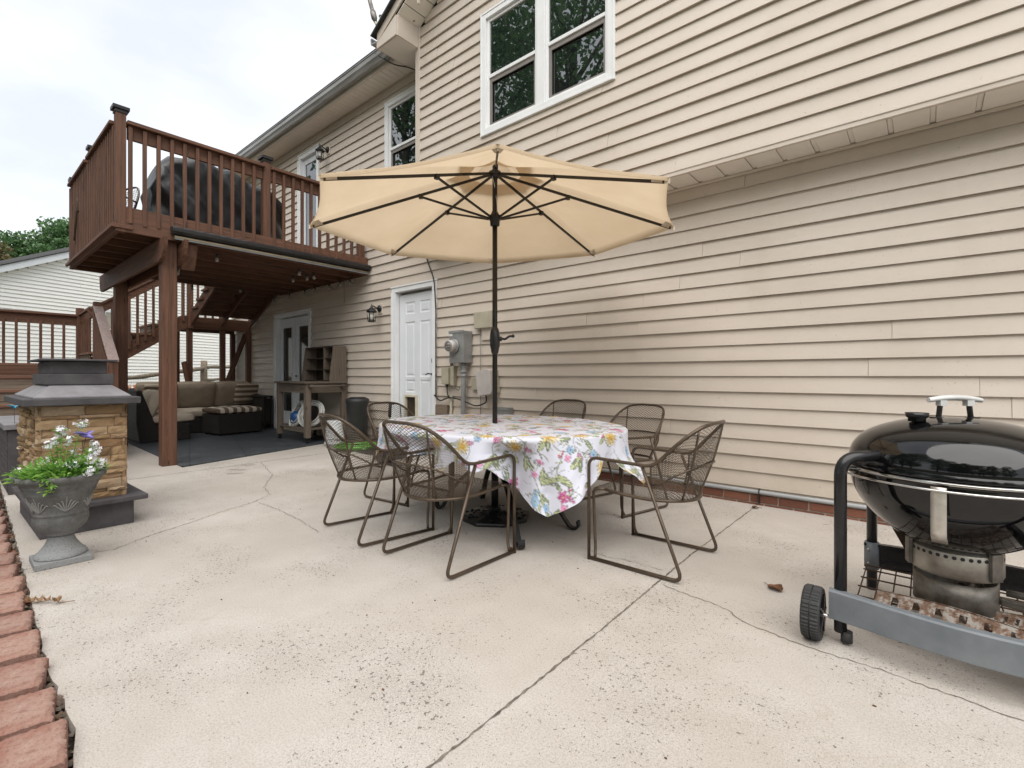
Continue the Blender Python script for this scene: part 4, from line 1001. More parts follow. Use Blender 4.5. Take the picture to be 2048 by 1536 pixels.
# chair on the deck
dc = empty('deck_chair', (-8.35, 1.98, 2.84), R(200), label='small mesh garden chair on the raised deck behind the corner railing', cat='chair')
dc.location = (-8.5, 1.46, 2.84)
b = MB(); hoop = [(.22 * math.sin(t), -.20 - .06 * math.cos(t), .42 + .42 * max(0, math.cos(t * .5))) for t in np.linspace(-math.pi * .98, math.pi * .98, 3)]
arc = fillet([(-.23, -.18, .40), (-.24, -.26, .72), (-.15, -.30, .86), (.15, -.30, .86), (.24, -.26, .72), (.23, -.18, .40)], .12, 6); b.tube(arc, .013, 8); b.build('back_frame', 'bronze_metal', dc)
b = MB()
for k in range(9): x = -.19 + .0475 * k; b.tube([(x, -.19, .42), (x, -.295, .84)], .004, 4)
for k in range(12): z = .45 + .032 * k; b.tube([(-.225, -.19 - .1 * (z - .42) / .42, z), (.225, -.19 - .1 * (z - .42) / .42, z)], .004, 4)
b.build('back_mesh', 'white_plastic', dc)
b = MB().box(-.23, .23, -.2, .24, .39, .41); b.build('seat', 'bronze_metal', dc, bevel=.01)
for s_ in (-1, 1):
    MB().tube(fillet([(s_ * .25, -.22, .60), (s_ * .26, .0, .64), (s_ * .26, .2, .62), (s_ * .26, .24, 0)], .08), .012, 8).build('arm', 'bronze_metal', dc)
    MB().tube([(s_ * .24, -.2, .42), (s_ * .25, -.26, 0)], .012, 8).build('leg', 'bronze_metal', dc)

# string lights under the deck
def bulb_strings():
    e = empty('string_lights', (-7.5, 3.0, 2.5), label='string of clear globe bulbs hanging under the raised deck and along the wall', cat='string lights')
    def q(b, n, m):
        o = b.build(n, m, e); o.matrix_parent_inverse = Matrix.Translation(-Vector(e.location)); return o
    wall = [(-9.61, 2.50), (-8.94, 2.50), (-8.36, 2.51), (-7.99, 2.515), (-7.52, 2.51), (-7.17, 2.515), (-6.90, 2.515)]
    pts = [(-10.0, 4.17, 2.56)]
    for i, (x, z) in enumerate(wall):
        pts.append((x, 4.16, z + .06)); 
        if i < len(wall) - 1: xm_ = (x + wall[i + 1][0]) / 2; pts.append((xm_, 4.16, z + (.0 if i not in (4,) else -.10)))
    pts += [(-6.80, 4.14, 2.46), (-6.70, 4.14, 2.50), (-6.72, 4.14, 2.56)]
    c = MB(); c.tube(fillet(pts, .1), .0035, 5); c.tube([(-7.03, 4.14, 2.55), (-7.02, 4.14, 2.20)], .0035, 5); q(c, 'cord', 'cable_black')
    def bulb(x, y, z):
        b = MB(); b.lathe([(0, .02), (.014, .018), (.015, -.02), (0, -.022)], (x, y, z + .03), 10); q(b, 'socket', 'cable_black')
        b = MB(); b.lathe([(0, .012), (.012, .010), (.022, -.012), (.024, -.028), (.016, -.046), (0, -.052)], (x, y, z), 12); q(b, 'bulb', 'glass_clear')
    for x, z in wall: bulb(x, 4.16, z)
    under = [(-6.72, 2.22, 2.50), (-6.75, 3.28, 2.50), (-6.85, 3.55, 2.50), (-7.0, 3.52, 2.50), (-7.3, 3.45, 2.5), (-8.2, 1.86, 2.44), (-7.9, 1.88, 2.44), (-7.0, 1.88, 2.36), (-6.9, 1.85, 2.30), (-8.9, 3.3, 2.5), (-9.3, 2.7, 2.5)]
    c = MB(); 
    for i in range(len(under) - 1):
        if i in (4, 6, 8): continue
        a, b_ = Vector(under[i]), Vector(under[i + 1]); c.tube([a + Vector((0, 0, .05)), (a + b_) / 2 + Vector((0, 0, .0)), b_ + Vector((0, 0, .05))], .0035, 5)
    q(c, 'cord', 'cable_black')
    for p in under: bulb(*p)
bulb_strings()

# ================================================================== UNDER THE DECK
b = MB(); b.prism([(-6.36, 1.75, .001), (-6.96, 3.78, .001), (-7.10, 4.20, .001), (-10.74, 4.20, .001), (-10.74, 1.86, .001), (-9.09, 1.84, .001)], (0, 0, .014))
o = b.build('rubber_mat', 'rubber_tiles', bevel=.002); tag(o, 'dark rubber tile flooring laid on the concrete under the raised deck', 'rubber mat')

def cushion(name, mat, c, sz, rot=(0, 0, 0), parent=None, puff=.12, seed=1):
    rr = random.Random(seed); n = 14; rows_t = []; sx, sy, sz_ = (q / 2 for q in sz)
    mt = Matrix.Rotation(rot[2], 3, 'Z') @ Matrix.Rotation(rot[0], 3, 'X') @ Matrix.Rotation(rot[1], 3, 'Y')
    b = MB(); c = Vector(c)
    # box projected cushion
    def pt(u, v, s):
        # u,v in [-1,1] s=+-1
        e = (1 - abs(u) ** 6) * (1 - abs(v) ** 6); zz = s * sz_ * (.55 + .45 * e ** .5) + s * sz_ * puff * (1 - u * u) * (1 - v * v)
        kx = 1 - .05 * abs(v) ** 4; ky = 1 - .05 * abs(u) ** 4
        return c + mt @ Vector((u * sx * kx, v * sy * ky, zz + .006 * math.sin(u * 7 + seed) * math.cos(v * 6 + seed)))
    for s in (1, -1):
        rows = [[pt(-1 + 2 * i / n, (-1 + 2 * j / n) * (1 if s > 0 else -1), s) for j in range(n + 1)] for i in range(n + 1)]; b.grid(rows)
    rim = lambda s: [pt(-1 + 2 * i / n, -1, s) for i in range(n)] + [pt(1, -1 + 2 * i / n, s) for i in range(n)] + [pt(1 - 2 * i / n, 1, s) for i in range(n)] + [pt(-1, 1 - 2 * i / n, s) for i in range(n)]
    lo, hi = rim(-1), rim(1); md = [(Vector(a) + Vector(b_)) / 2 + (((Vector(a) + Vector(b_)) / 2 - c) * .035) for a, b_ in zip(lo, hi)]
    b.grid([lo, md, hi], True, True)
    return b.build(name, mat, parent)
def sofa():
    # left end section, its backrest towards the open patio side
    e = empty('wicker_sofa', (-9.4, 2.35, .015), label='near left section of the dark wicker sectional, with pale seat cushion, behind the timber post', cat='sofa')
    MB().prism([(-.38, -.42, 0), (-.38, .24, 0), (-.38, .24, .27), (-.38, -.22, .27), (-.38, -.40, .80), (-.38, -.46, .80), (-.38, -.46, .3)], (.78, 0, 0)).build('wicker_base', 'wicker', e, bevel=.02)
    cushion('seat_cushion', 'cushion_tan', (.02, .02, .345), (.76, .58, .15), parent=e, seed=2)
    cushion('back_cushion', 'cushion_tan', (.03, -.235, .57), (.70, .46, .17), (R(66), 0, 0), e, seed=3)
    # long back section facing the camera
    g = empty('wicker_sofa', (-10.25, 3.1, .015), label='long back section of the dark wicker sectional with brown back cushions', cat='sofa')
    MB().box(-.42, .42, -1.12, .92, 0, .27).build('wicker_base', 'wicker', g, bevel=.02)
    MB().prism([(-.42, -1.12, .27), (-.26, -1.12, .27), (-.36, -1.12, .80), (-.44, -1.12, .80)], (0, 2.04, 0)).build('backrest', 'wicker', g, bevel=.02)
    MB().prism([(-.42, .93, 0), (.40, .93, 0), (.40, .93, .60), (-.42, .93, .72)], (0, .12, 0)).build('armrest', 'wicker', g, bevel=.02)
    for k, (ya, wd) in enumerate(((-.80, .60), (-.12, .68), (.56, .66))):
        cushion('seat_cushion', 'cushion_tan' if k < 2 else 'cushion_brown', (.05, ya, .345), (.72, wd, .15), parent=g, seed=k)
    for k, (ya, wd) in enumerate(((-.62, .62), (-.02, .66), (.60, .60))):
        cushion('back_cushion', 'cushion_brown', (-.19, ya, .66), (.50, wd, .22), (0, R(-68), 0), g, puff=.35, seed=k + 5)
    p1 = cushion('throw_pillow', 'cushion_stripe_z', (-10.28, 3.92, .68), (.40, .42, .13), (0, R(-72), R(8)), seed=9, puff=.6); tag(p1, 'brown and tan striped pillow at the wall end of the sofa', 'pillow', 'striped pillows')
    p2 = cushion('throw_pillow', 'cushion_stripe_z', (-10.02, 2.42, .68), (.46, .44, .13), (0, R(-66), R(-5)), seed=11, puff=.6); tag(p2, 'brown and tan striped pillow in the sofa corner, left of the timber post', 'pillow', 'striped pillows')
    t = empty('ottoman', (-9.66, 3.33, .015), R(0), label='dark wicker ottoman with tan striped cushion in front of the sofa', cat='ottoman')
    t.location = (-9.42, 3.36, .015); t.rotation_euler = (0, 0, R(6))
    MB().box(-.30, .30, -.37, .37, .02, .36).build('wicker_base', 'wicker', t, bevel=.015)
    cushion('cushion', 'cushion_stripe_y', (0, 0, .415), (.62, .76, .11), parent=t, seed=4)
    for sx in (-1, 1):
        for sy in (-1, 1): MB().cyl((sx * .25, sy * .32, 0), (sx * .25, sy * .32, .025), .02, 8).build('foot', 'black_plastic', t)
    s = empty('side_table', (-9.55, 4.0, .015), label='narrow dark side table against the wall beside the sofa end', cat='side table')
    s.location = (-9.85, 4.06, .015)
    MB().box(-.25, .25, -.09, .09, .60, .63).build('top', 'wicker', s, bevel=.004)
    for sx in (-1, 1):
        for sy in (-1, 1): MB().box(sx * .22 - .02, sx * .22 + .02, sy * .07 - .015, sy * .07 + .015, 0, .60).build('leg', 'wicker', s)
    MB().box(-.2, .2, -.075, .075, .1, .58).build('panel', 'wicker', s)
sofa()

# potting bench with shelf hutch
def bench():
    e = empty('potting_bench', (-7.52, 3.86, .015), label='weathered wooden work cart with towel bar in front of the patio door', cat='work bench')
    X0, X1, Y0, Y1, Z = -.50, .49, -.34, .33, .93
    MB().box(X0 - .03, X1 + .03, Y0 - .03, Y1, Z - .03, Z).build('table_top', 'bench_wood_x', e, bevel=.005)
    for (a, b_, c, d) in ((X0 + .06, X1 - .06, Y0 + .01, Y0 + .03), (X0 + .06, X1 - .06, Y1 - .03, Y1 - .01)): MB().box(a, b_, c, d, Z - .17, Z - .031).build('apron', 'bench_wood_x', e)
    for x in (X0 + .01, X1 - .03): MB().box(x, x + .02, Y0 + .06, Y1 - .06, Z - .17, Z - .031).build('apron', 'bench_wood_y', e)
    for x in (X0, X1 - .08):
        for y in (Y0, Y1 - .08):
            l = MB().box(x, x + .08, y, y + .08, .08, Z - .031).build('leg', 'bench_wood_z', e, bevel=.006)
            w_ = MB(); w_.tube([(x + .028, y + .04, .028), (x + .052, y + .04, .028)], .028, 14); w_.box(x + .02, x + .06, y + .02, y + .06, .055, .08); w_.build('caster', 'black_metal', e)
    MB().box(X0 + .02, X1 - .02, Y0 + .02, Y1 - .02, .20, .225).build('lower_shelf', 'bench_wood_x', e)
    b = MB(); b.tube([(X1 + .075, Y0 + .02, Z - .07), (X1 + .075, Y1 - .05, Z - .07)], .017, 10)
    b.build('towel_bar', 'bench_wood_y', e)
    for y in (Y0 + .06, Y1 - .10): MB().tube([(X1, y, Z - .08), (X1 + .075, y, Z - .07)], .03, 10).build('bar_bracket', 'bench_wood_y', e)
    h = empty('shelf_hutch', (-7.50, 4.07, .945), label='dark open shelf unit with wooden side panel standing on the work cart', cat='shelf unit')
    W2 = .46
    for x in (-W2, W2 - .025): MB().prism([(x, -.17, 0), (x, .12, 0), (x, .12, .56), (x, -.10, .56)], (.025, 0, 0)).build('side_panel', 'bench_wood_z', h)
    MB().box(-W2 + .025, W2 - .025, .09, .11, 0, .56).build('back_panel', 'brown_dark', h)
    MB().box(-W2 + .025, W2 - .025, -.10, .09, .54, .56).build('top_board', 'brown_dark', h)
    for z in (.0, .18, .36): MB().box(-W2 + .025, W2 - .025, -.12 + z * .1, .09, z + .002, z + .016).build('shelf', 'brown_dark', h)
    for x in (.14,): MB().box(x, x + .016, -.10, .089, .02, .54).build('divider', 'bench_wood_z', h)
bench()
def coil(c, r, n, tr, mat, flat=True, seed=1, spread=.03, tilt=None):
    rr = random.Random(seed); pts = []
    for k in range(n * 26):
        a = 2 * math.pi * k / 26; q = r + spread * math.sin(a * .37 + seed) + rr.uniform(-.003, .003)
        z = tr + (spread * 1.2) * (.5 + .5 * math.sin(a * .23 + seed * 2))
        p = Vector((q * math.cos(a), q * math.sin(a), z))
        if tilt is not None: p = tilt @ p
        pts.append(Vector(c) + p)
    return MB().tube(pts, tr, 6)
tl = Matrix.Rotation(R(68), 3, 'X')
o = coil((-7.27, 3.74, .43), .185, 10, .009, 'hose_white', seed=2, spread=.035, tilt=Matrix.Rotation(R(24), 3, 'Z') @ tl).build('white_hose', 'hose_white'); tag(o, 'right coil of white hose hanging on the lower shelf of the work cart', 'hose', 'white hoses')
o = coil((-7.60, 3.70, .42), .185, 9, .009, 'hose_white', seed=5, spread=.04, tilt=Matrix.Rotation(R(-6), 3, 'Z') @ tl).build('white_hose', 'hose_white'); tag(o, 'left coil of white hose leaning against a blue reel on the work cart', 'hose', 'white hoses')
hr = empty('hose_reel', (-7.83, 3.86, .24), label='blue plastic hose reel on the lower shelf of the work cart', cat='hose reel')
b = MB(); b.lathe([(0, -.09), (.13, -.09), (.135, -.07), (.07, -.06), (.07, .06), (.135, .07), (.13, .09), (0, .09)], (0, 0, .15), 24, ax=Matrix.Rotation(R(90), 3, 'X') @ Matrix.Rotation(R(25), 3, 'Y')); b.build('drum', 'blue_plastic', hr)
MB().box(-.12, .12, -.08, .08, .0, .03).build('foot', 'blue_plastic', hr, bevel=.01)
pb = MB(); pb.lathe([(0, 0), (.10, 0), (.12, .1), (.115, .18), (.06, .22), (0, .22)], (-7.70, 3.62 + .1, .245), 20); o = pb.build('blue_jug', 'blue_plastic'); tag(o, 'rounded blue container in front of the hose reel', 'container')
bk = empty('white_bucket', (-6.66, 3.78, .003), label='white plastic bucket turned upside down beside the work cart', cat='bucket')
MB().lathe([(0, .37), (.118, .37), (.124, .362), (.128, .33), (.146, .045), (.156, .043), (.156, .03), (.150, .028), (.152, .0), (.146, 0), (.12, .35), (0, .352)], (0, 0, 0), 36).build('shell', 'white_plastic', bk)
MB().lathe([(.142, .10), (.152, .10), (.150, .115), (.141, .115)], (0, 0, 0), 36).build('rib', 'white_plastic', bk)
tb_ = empty('black_bin', (-6.42, 4.0, .0), label='tall black plastic bin against the wall by the work cart', cat='bin')
MB().lathe([(0, 0), (.135, 0), (.14, .01), (.16, .62), (.17, .64), (.17, .68), (.150, .70), (0, .70)], (0, 0, 0), 28).build('body', 'black_plastic', tb_)
MB().lathe([(.10, .70), (.12, .70), (.12, .715), (.10, .715)], (0, 0, 0), 28).build('lid_ring', 'black_plastic', tb_)
o = coil((-6.10, 3.78, .0), .24, 7, .011, 'hose_green', seed=3, spread=.05).build('green_hose', 'hose_green'); tag(o, 'bright green garden hose coiled on the ground behind the left chairs', 'hose')
hn = empty('hose_nozzle', (-5.55, 3.95, .0), label='black hose spray handle on the green hose, seen through the left mesh chair', cat='hose nozzle')
b = MB(); b.tube(fillet([(0, 0, .0), (.0, 0, .35), (.03, -.02, .50)], .05), .010, 8); b.build('hose_end', 'hose_green', hn)
b = MB(); b.tube([(.03, -.02, .48), (.10, -.06, .66)], .022, 10); b.tube([(.10, -.06, .66), (.17, -.05, .665)], .016, 8); b.build('spray_head', 'black_plastic', hn)
o = MB().box(-5.86, -4.95, 3.62, 4.1, .001, .014).build('door_mat', 'mat_black', None, bevel=.004); tag(o, 'thin dark mat in front of the white door', 'door mat')

# ================================================================== NEIGHBOUR
nb = empty('neighbour_house', (-20.33, 1.08, 0), R(109), label='cream sided neighbouring house with shallow gable beyond the fence', cat='house')
def npart(b, n, m, **k): return b.build(n, m, nb, **k)
def nrl(z, a, b_):
    x0 = (z - 4.02) / .49
    return (max(a, x0), min(b_, 10.4 - x0))
siding('siding', -5.0, 15.4, .36, 6.5, 0, [(2.55, 3.45, 1.95, 3.3)], mat='siding_cream', ex=.115, phase=.36, roofline=nrl, parent=nb, depth=.034)
b = MB()
for zi in range(5):
    x = -5 + (zi % 2) * .1
    while x < 15.2: b.box(x, x + .2, .02, .06, -.05 + zi * .076, .015 + zi * .076); x += .21
npart(b, 'brick_footing', 'brick_red')
npart(MB().box(-5, 15.4, .045, .5, -.1, .355), 'footing', 'mortar')
npart(MB().prism([(-5, .01, .3), (15.4, .01, .3), (15.4, .01, 1.55), (5.2, .01, 6.55), (-5, .01, 1.55)], (0, .3, 0)), 'inner_wall', 'soffit_vinyl')
def nz(x): return 4.02 + .49 * x
npart(MB().prism([(-5.4, -.28, nz(-5.4)), (5.2, -.28, nz(5.2)), (5.2, -.28, nz(5.2) + .20), (-5.4, -.28, nz(-5.4) + .20)], (0, .03, 0)), 'rake_board', 'white_paint')
npart(MB().prism([(5.2, -.28, nz(5.2)), (15.8, -.28, nz(5.2) - 10.6 * .49), (15.8, -.28, nz(5.2) + .2 - 10.6 * .49), (5.2, -.28, nz(5.2) + .20)], (0, .03, 0)), 'rake_board', 'white_paint')
b = MB(); x = -5.3
while x < 5.0: b.prism([(x, -.25, nz(x)), (x + .3, -.25, nz(x + .3)), (x + .3, -.25, nz(x + .3) + .015), (x, -.25, nz(x) + .015)], (0, .26, 0)); x += .31
npart(b, 'rake_soffit', 'soffit_vinyl')
npart(MB().prism([(-5.5, -.32, nz(-5.5) + .20), (5.2, -.32, nz(5.2) + .20), (15.9, -.32, nz(5.2) + .2 - 10.7 * .49), (15.9, -.32, nz(5.2) + .23 - 10.7 * .49), (5.2, -.32, nz(5.2) + .23), (-5.5, -.32, nz(-5.5) + .23)], (0, 5, 0)), 'roof', 'shingle')
f = MB(); 
for (a, b_, c, d) in ((3.02, 3.12, 1.95, 3.3), (3.82, 3.92, 1.95, 3.3), (3.12, 3.82, 3.2, 3.3), (3.12, 3.82, 1.95, 2.05), (3.12, 3.82, 2.60, 2.65)): f.box(a - .47, b_ - .47, -.035, .02, c, d)
wn = npart(f, 'window', 'white_paint'); MB().box(2.65, 3.35, -.004, .0, 2.05, 3.2).build('pane', 'pane_dim', wn)
bl = MB()
for k in range(26): bl.box(2.66, 3.34, -.012, -.006, 2.66 + k * .021, 2.672 + k * .021)
bl.build('blind', 'cream_plastic', wn)

fe = empty('rail_fence', (-15.87, 4.88, .4), label='weathered grey split rail fence with wire mesh in front of the neighbouring house', cat='fence')
def fp(b, n, m, **k):
    o = b.build(n, m, fe, **k); o.matrix_parent_inverse = Matrix.Translation(-Vector(fe.location)); return o
FP = [(-15.85, 4.90, 1.47), (-12.95, 2.11, 1.2), (-17.2, 6.9, 1.6), (-18.4, 9.0, 1.7)]
for x, y, z in FP: fp(MB().tube([(x, y, -.1), (x + .01, y, z - .3), (x - .01, y + .01, z)], [.10, .095, .085], 5), 'post', 'fence_wood')
def rough_rail(p, q, seed):
    rr = random.Random(seed); n = 9
    return MB().tube([Vector(p).lerp(Vector(q), k / n) + Vector((0, 0, rr.uniform(-.02, .02))) for k in range(n + 1)], [.05 + rr.uniform(-.012, .012) for _ in range(n + 1)], 5)
for i, (p, q) in enumerate((((-12.95, 2.11, .92), (-15.85, 4.90, 1.25)), ((-15.85, 4.90, 1.27), (-17.2, 6.9, 1.36)), ((-17.2, 6.9, 1.36), (-18.4, 9.0, 1.45)), ((-12.95, 2.11, .58), (-15.85, 4.90, .86)), ((-15.85, 4.90, .92), (-17.2, 6.9, 1.0)), ((-17.2, 6.9, 1.0), (-18.4, 9.0, 1.1)))):
    fp(rough_rail(p, q, i), 'rail', 'fence_wood')
b = MB()
for (p, q, zl, zh) in (((-12.95, 2.11), (-15.85, 4.90), .5, 1.12), ((-15.85, 4.90), (-17.2, 6.9), .55, 1.25)):
    L_ = math.hypot(q[0] - p[0], q[1] - p[1]); n = int(L_ / .06)
    for k in range(n + 1):
        t = k / n; x, y = lerp(p[0], q[0], t), lerp(p[1], q[1], t); b.tube([(x, y, zl), (x, y, zh)], .0016, 3)
    z = zl
    while z < zh: b.tube([(p[0], p[1], z), (q[0], q[1], z)], .0016, 3); z += .1
fp(b, 'wire_mesh', 'fastener')

# ================================================================== PLANTS AND TREES
def leaf_cloud(b, rr, center, rad, n, size, squash=1.0, up=.3):
    for _ in range(n):
        while True:
            p = Vector((rr.uniform(-1, 1), rr.uniform(-1, 1), rr.uniform(-1, 1)))
            if .2 < p.length < 1: break
        c = Vector(center) + Vector((p.x * rad, p.y * rad, p.z * rad * squash))
        d = Vector((rr.gauss(0, 1), rr.gauss(0, 1), rr.gauss(0, 1) + up)).normalized(); s = d.orthogonal().normalized(); s.rotate(Matrix.Rotation(rr.uniform(0, 6.28), 3, d))
        t = d.cross(s); L_ = size * rr.uniform(.6, 1.3)
        b.add([c - s * L_ * .5, c + t * L_ * .28, c + s * L_ * .5, c - t * L_ * .28], [(0, 1, 2, 3)])
def tree_mesh(seed, h, cr, nclump, nleaf, leaf, mat, low=.3, shape='round'):
    rr = random.Random(seed); tr = MB(); lv = MB()
    top = Vector((rr.uniform(-.3, .3), rr.uniform(-.3, .3), h * .86))
    trunk = [Vector((0, 0, 0)), Vector((rr.uniform(-.1, .1), rr.uniform(-.1, .1), h * .3)), Vector((rr.uniform(-.25, .25), rr.uniform(-.2, .2), h * .6)), top]
    tr.tube(trunk, [h * .022, h * .017, h * .010, h * .003], 8)
    for k in range(nclump):
        t = low + (1 - low) * (k + rr.random()) / nclump
        if shape == 'round': wd = cr * math.sqrt(max(.05, 1 - ((t - .58) / .46) ** 2))
        else: wd = cr * (1.08 - t) * 1.2
        a = rr.uniform(0, 6.28); q = wd * rr.uniform(.35, 1)
        c = Vector((q * math.cos(a), q * math.sin(a), h * t)); st = Vector((0, 0, h * max(.2, t - .16)))
        if k % 2 == 0: tr.tube([st, st.lerp(c, .5) + Vector((0, 0, -.1)), c], [h * .007, h * .0045, h * .0015], 5)
        leaf_cloud(lv, rr, c, cr * rr.uniform(.22, .46), nleaf, leaf, .7)
    return tr, lv
def tree(name, loc, seed, h, cr, nclump, nleaf, leaf, mat, label, group=None, **k):
    e = empty(name, loc, rnd.uniform(0, 6), label=label, cat='tree', group=group)
    tr, lv = tree_mesh(seed, h, cr, nclump, nleaf, leaf, mat, **k)
    tr.build('trunk', 'bark', e); lv.build('crown', mat, e); return e
tree('leafy_tree', (-35.2, 4.5, 0), 1, 9.2, 2.0, 110, 190, .19, 'leaf_dark', 'tallest dark green tree rising beside the left end of the raised deck')
tree('leafy_tree', (-31.5, 4.2, 0), 2, 6.6, 1.5, 80, 190, .17, 'leaf_bright', 'bright light green tree in front of the tallest one, beside the deck')
tree('leafy_tree', (-36.0, 2.6, 0), 3, 8.1, 2.1, 90, 190, .19, 'leaf_dark', 'mid height dark green tree above the neighbouring roof edge')
tree('leafy_tree', (-34.5, 1.0, 0), 4, 7.3, 2.0, 90, 190, .19, 'leaf_rust', 'rusty brown green tree at the left edge of the photo')
tree('leafy_tree', (-38.0, .3, 0), 5, 8.3, 2.0, 80, 190, .19, 'leaf_dark', 'sparse dark tree at the far left edge, behind the rusty one')
# trees across the yard, which the windows and the grill lid mirror
yt = tree('yard_tree', (-16.5, -9.5, 0), 21, 18.5, 4.4, 100, 150, .27, 'leaf_dark', 'tall tree mirrored in the upper windows, across the yard', 'trees across the yard', low=.18)
for i, (x, y, s, z) in enumerate(((-10.8, -8.6, .95, 1.2), (-5.0, -13.0, .74, 3.3), (0.5, -16.0, .56, 4.1), (6.0, -14, .50, 2.2), (11.0, -15, .60, .4), (-18.5, -5.6, .9, 5.1), (3.2, -17.5, .66, 1.0), (17, -13, .62, 2.8), (-2.3, -18, .8, 2.0), (8.5, -17, .62, 3.0), (4.0, -13.5, .5, 5.2), (13.5, -18, .66, 1.9), (20, -19, .7, 4.4), (-.8, -14.5, .52, 2.6), (2.0, -20, .72, .2))):
    c = copy_tree(yt); c.location = (x, y, 0); c.scale = (s, s, s); c.rotation_euler[2] = z
    c['label'] = 'tall tree mirrored in the upper windows, across the yard'
# flower bed behind the sofa
def flower_bed():
    rr = random.Random(4); e = empty('orange_flowers', (-15.2, 3.5, .35), label='low bed of orange flowers along the neighbouring foundation', cat='flowers')
    f = MB(); g = MB()
    for k in range(260):
        c = (rr.uniform(-.55, .55), rr.uniform(-.75, .75), .22 + rr.uniform(0, .22)); leaf_cloud(f, rr, c, .05, 7, .055)
    for k in range(60): leaf_cloud(g, rr, (rr.uniform(-.55, .55), rr.uniform(-.75, .75), .12), .12, 10, .10)
    f.build('blooms', 'petal_orange', e); g.build('foliage', 'leaf_bright', e)
    e2 = empty('iris_clump', (-14.6, 4.05, .33), label='tuft of upright pale green leaves beside the orange flowers', cat='plant')
    b = MB()
    for k in range(34):
        a = rr.uniform(0, 6.28); l = rr.uniform(.35, .62); p = Vector((.05 * math.cos(a), .05 * math.sin(a), 0)); q = p + Vector((math.cos(a) * .12, math.sin(a) * .12, l)); s = Vector((-math.sin(a), math.cos(a), 0)) * .016
        b.add([p - s, p + s, p.lerp(q, .6) + s * 1.2, q, p.lerp(q, .6) - s * 1.2], [(0, 1, 2, 3, 4)])
    b.build('leaves', 'leaf_plant', e2)
flower_bed()
# ================================================================== OUTDOOR FIREPLACE
fpc = empty('outdoor_fireplace', (-4.23, .63, 0), R(1), label='small ledge stone outdoor fireplace with dark grey caps at the left', cat='fireplace')
def B(x0, x1, y0, y1, z0, z1): return MB().box(x0, x1, y0, y1, z0, z1)
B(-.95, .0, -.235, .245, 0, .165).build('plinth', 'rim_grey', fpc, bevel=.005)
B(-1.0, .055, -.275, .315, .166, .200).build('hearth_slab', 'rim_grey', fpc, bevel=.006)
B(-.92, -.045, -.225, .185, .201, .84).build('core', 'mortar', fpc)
def ledge():
    rr = random.Random(12); b = MB()
    def stones(p0, dirv, nrm, length, z0, z1):
        z = z0; row = 0
        while z < z1 - .004:
            h = min(rr.choice([.016, .024, .032, .042, .054, .060]), z1 - z); x = -.006
            while x < length:
                l = rr.uniform(.06, .25); l = min(l, length - x + .008)
                if l < .03: l = length - x + .008
                out = rr.uniform(.010, .036); n = 5
                rows = []
                for i in range(n + 1):
                    r_ = []
                    for j in range(4):
                        u = i / n; v = j / 3; e = min(u, 1 - u, .25) * 4; g = 1 if j in (1, 2) else .45
                        d = out * (.55 + .45 * min(1, e) * g) + rr.uniform(-.004, .004)
                        q = Vector(p0) + Vector(dirv) * (x + .0015 + (l - .003) * u) + Vector(nrm) * d; r_.append((q.x, q.y, z + .0012 + (h - .0024) * v + (rr.uniform(-.002, .002) if j in (1, 2) else 0)))
                    rows.append(r_)
                # close the back
                per = [rows[i][0] for i in range(n + 1)] + [rows[n][j] for j in (1, 2, 3)] + [rows[i][3] for i in range(n - 1, -1, -1)] + [rows[0][j] for j in (2, 1)]
                nv = Vector(nrm); back = []
                for p in per:
                    p = Vector(p); dd = (p - Vector(p0)).dot(nv); back.append(p - nv * dd)
                vs = [p for r_ in rows for p in r_]; fs = []
                for i in range(n):
                    for j in range(3): fs.append((i * 4 + j, (i + 1) * 4 + j, (i + 1) * 4 + j + 1, i * 4 + j + 1))
                idx = [i * 4 for i in range(n + 1)] + [n * 4 + j for j in (1, 2, 3)] + [i * 4 + 3 for i in range(n - 1, -1, -1)] + [2, 1]
                b0 = len(vs); vs += back; m_ = len(idx)
                for k in range(m_): fs.append((idx[k], idx[(k + 1) % m_], b0 + (k + 1) % m_, b0 + k))
                b.add(vs, fs); x += l
            z += h; row += 1
    stones((-.045, -.245, 0), (0, 1, 0), (1, 0, 0), .45, .201, .838)
    stones((-.93, -.225, 0), (1, 0, 0), (0, -1, 0), .90, .201, .838)
    stones((-.03, .185, 0), (-1, 0, 0), (0, 1, 0), .90, .201, .838)
    return b
ledge().build('stone_cladding', 'ledge_stone', fpc)
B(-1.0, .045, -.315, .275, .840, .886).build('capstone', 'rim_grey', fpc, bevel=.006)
def frustum(b0, b1, z0, z1):
    (x0, x1, y0, y1), (X0, X1, Y0, Y1) = b0, b1
    return MB().add([(x0, y0, z0), (x1, y0, z0), (x1, y1, z0), (x0, y1, z0), (X0, Y0, z1), (X1, Y0, z1), (X1, Y1, z1), (X0, Y1, z1)], [(3, 2, 1, 0), (4, 5, 6, 7), (0, 1, 5, 4), (1, 2, 6, 5), (2, 3, 7, 6), (3, 0, 4, 7)])
h = frustum((-.95, .02, -.265, .225, ), (-.95, .02, -.265, .225), .886, .896); h.add(*[list(q) for q in (frustum((-.95, .02, -.265, .225), (-.72, -.13, -.165, .135), .896, .975).v, frustum((0, 1, 0, 1), (0, 1, 0, 1), 0, 1).f)])
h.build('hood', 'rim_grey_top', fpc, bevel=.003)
B(-.74, -.11, -.19, .155, .972, 1.045).build('chimney_base', 'rim_grey', fpc, bevel=.004)
B(-.70, -.15, -.165, .125, 1.046, 1.128).build('chimney', 'rim_grey', fpc, bevel=.004)
B(-.74, -.10, -.215, .175, 1.131, 1.145).build('chimney_slab', 'rim_grey', fpc, bevel=.004)

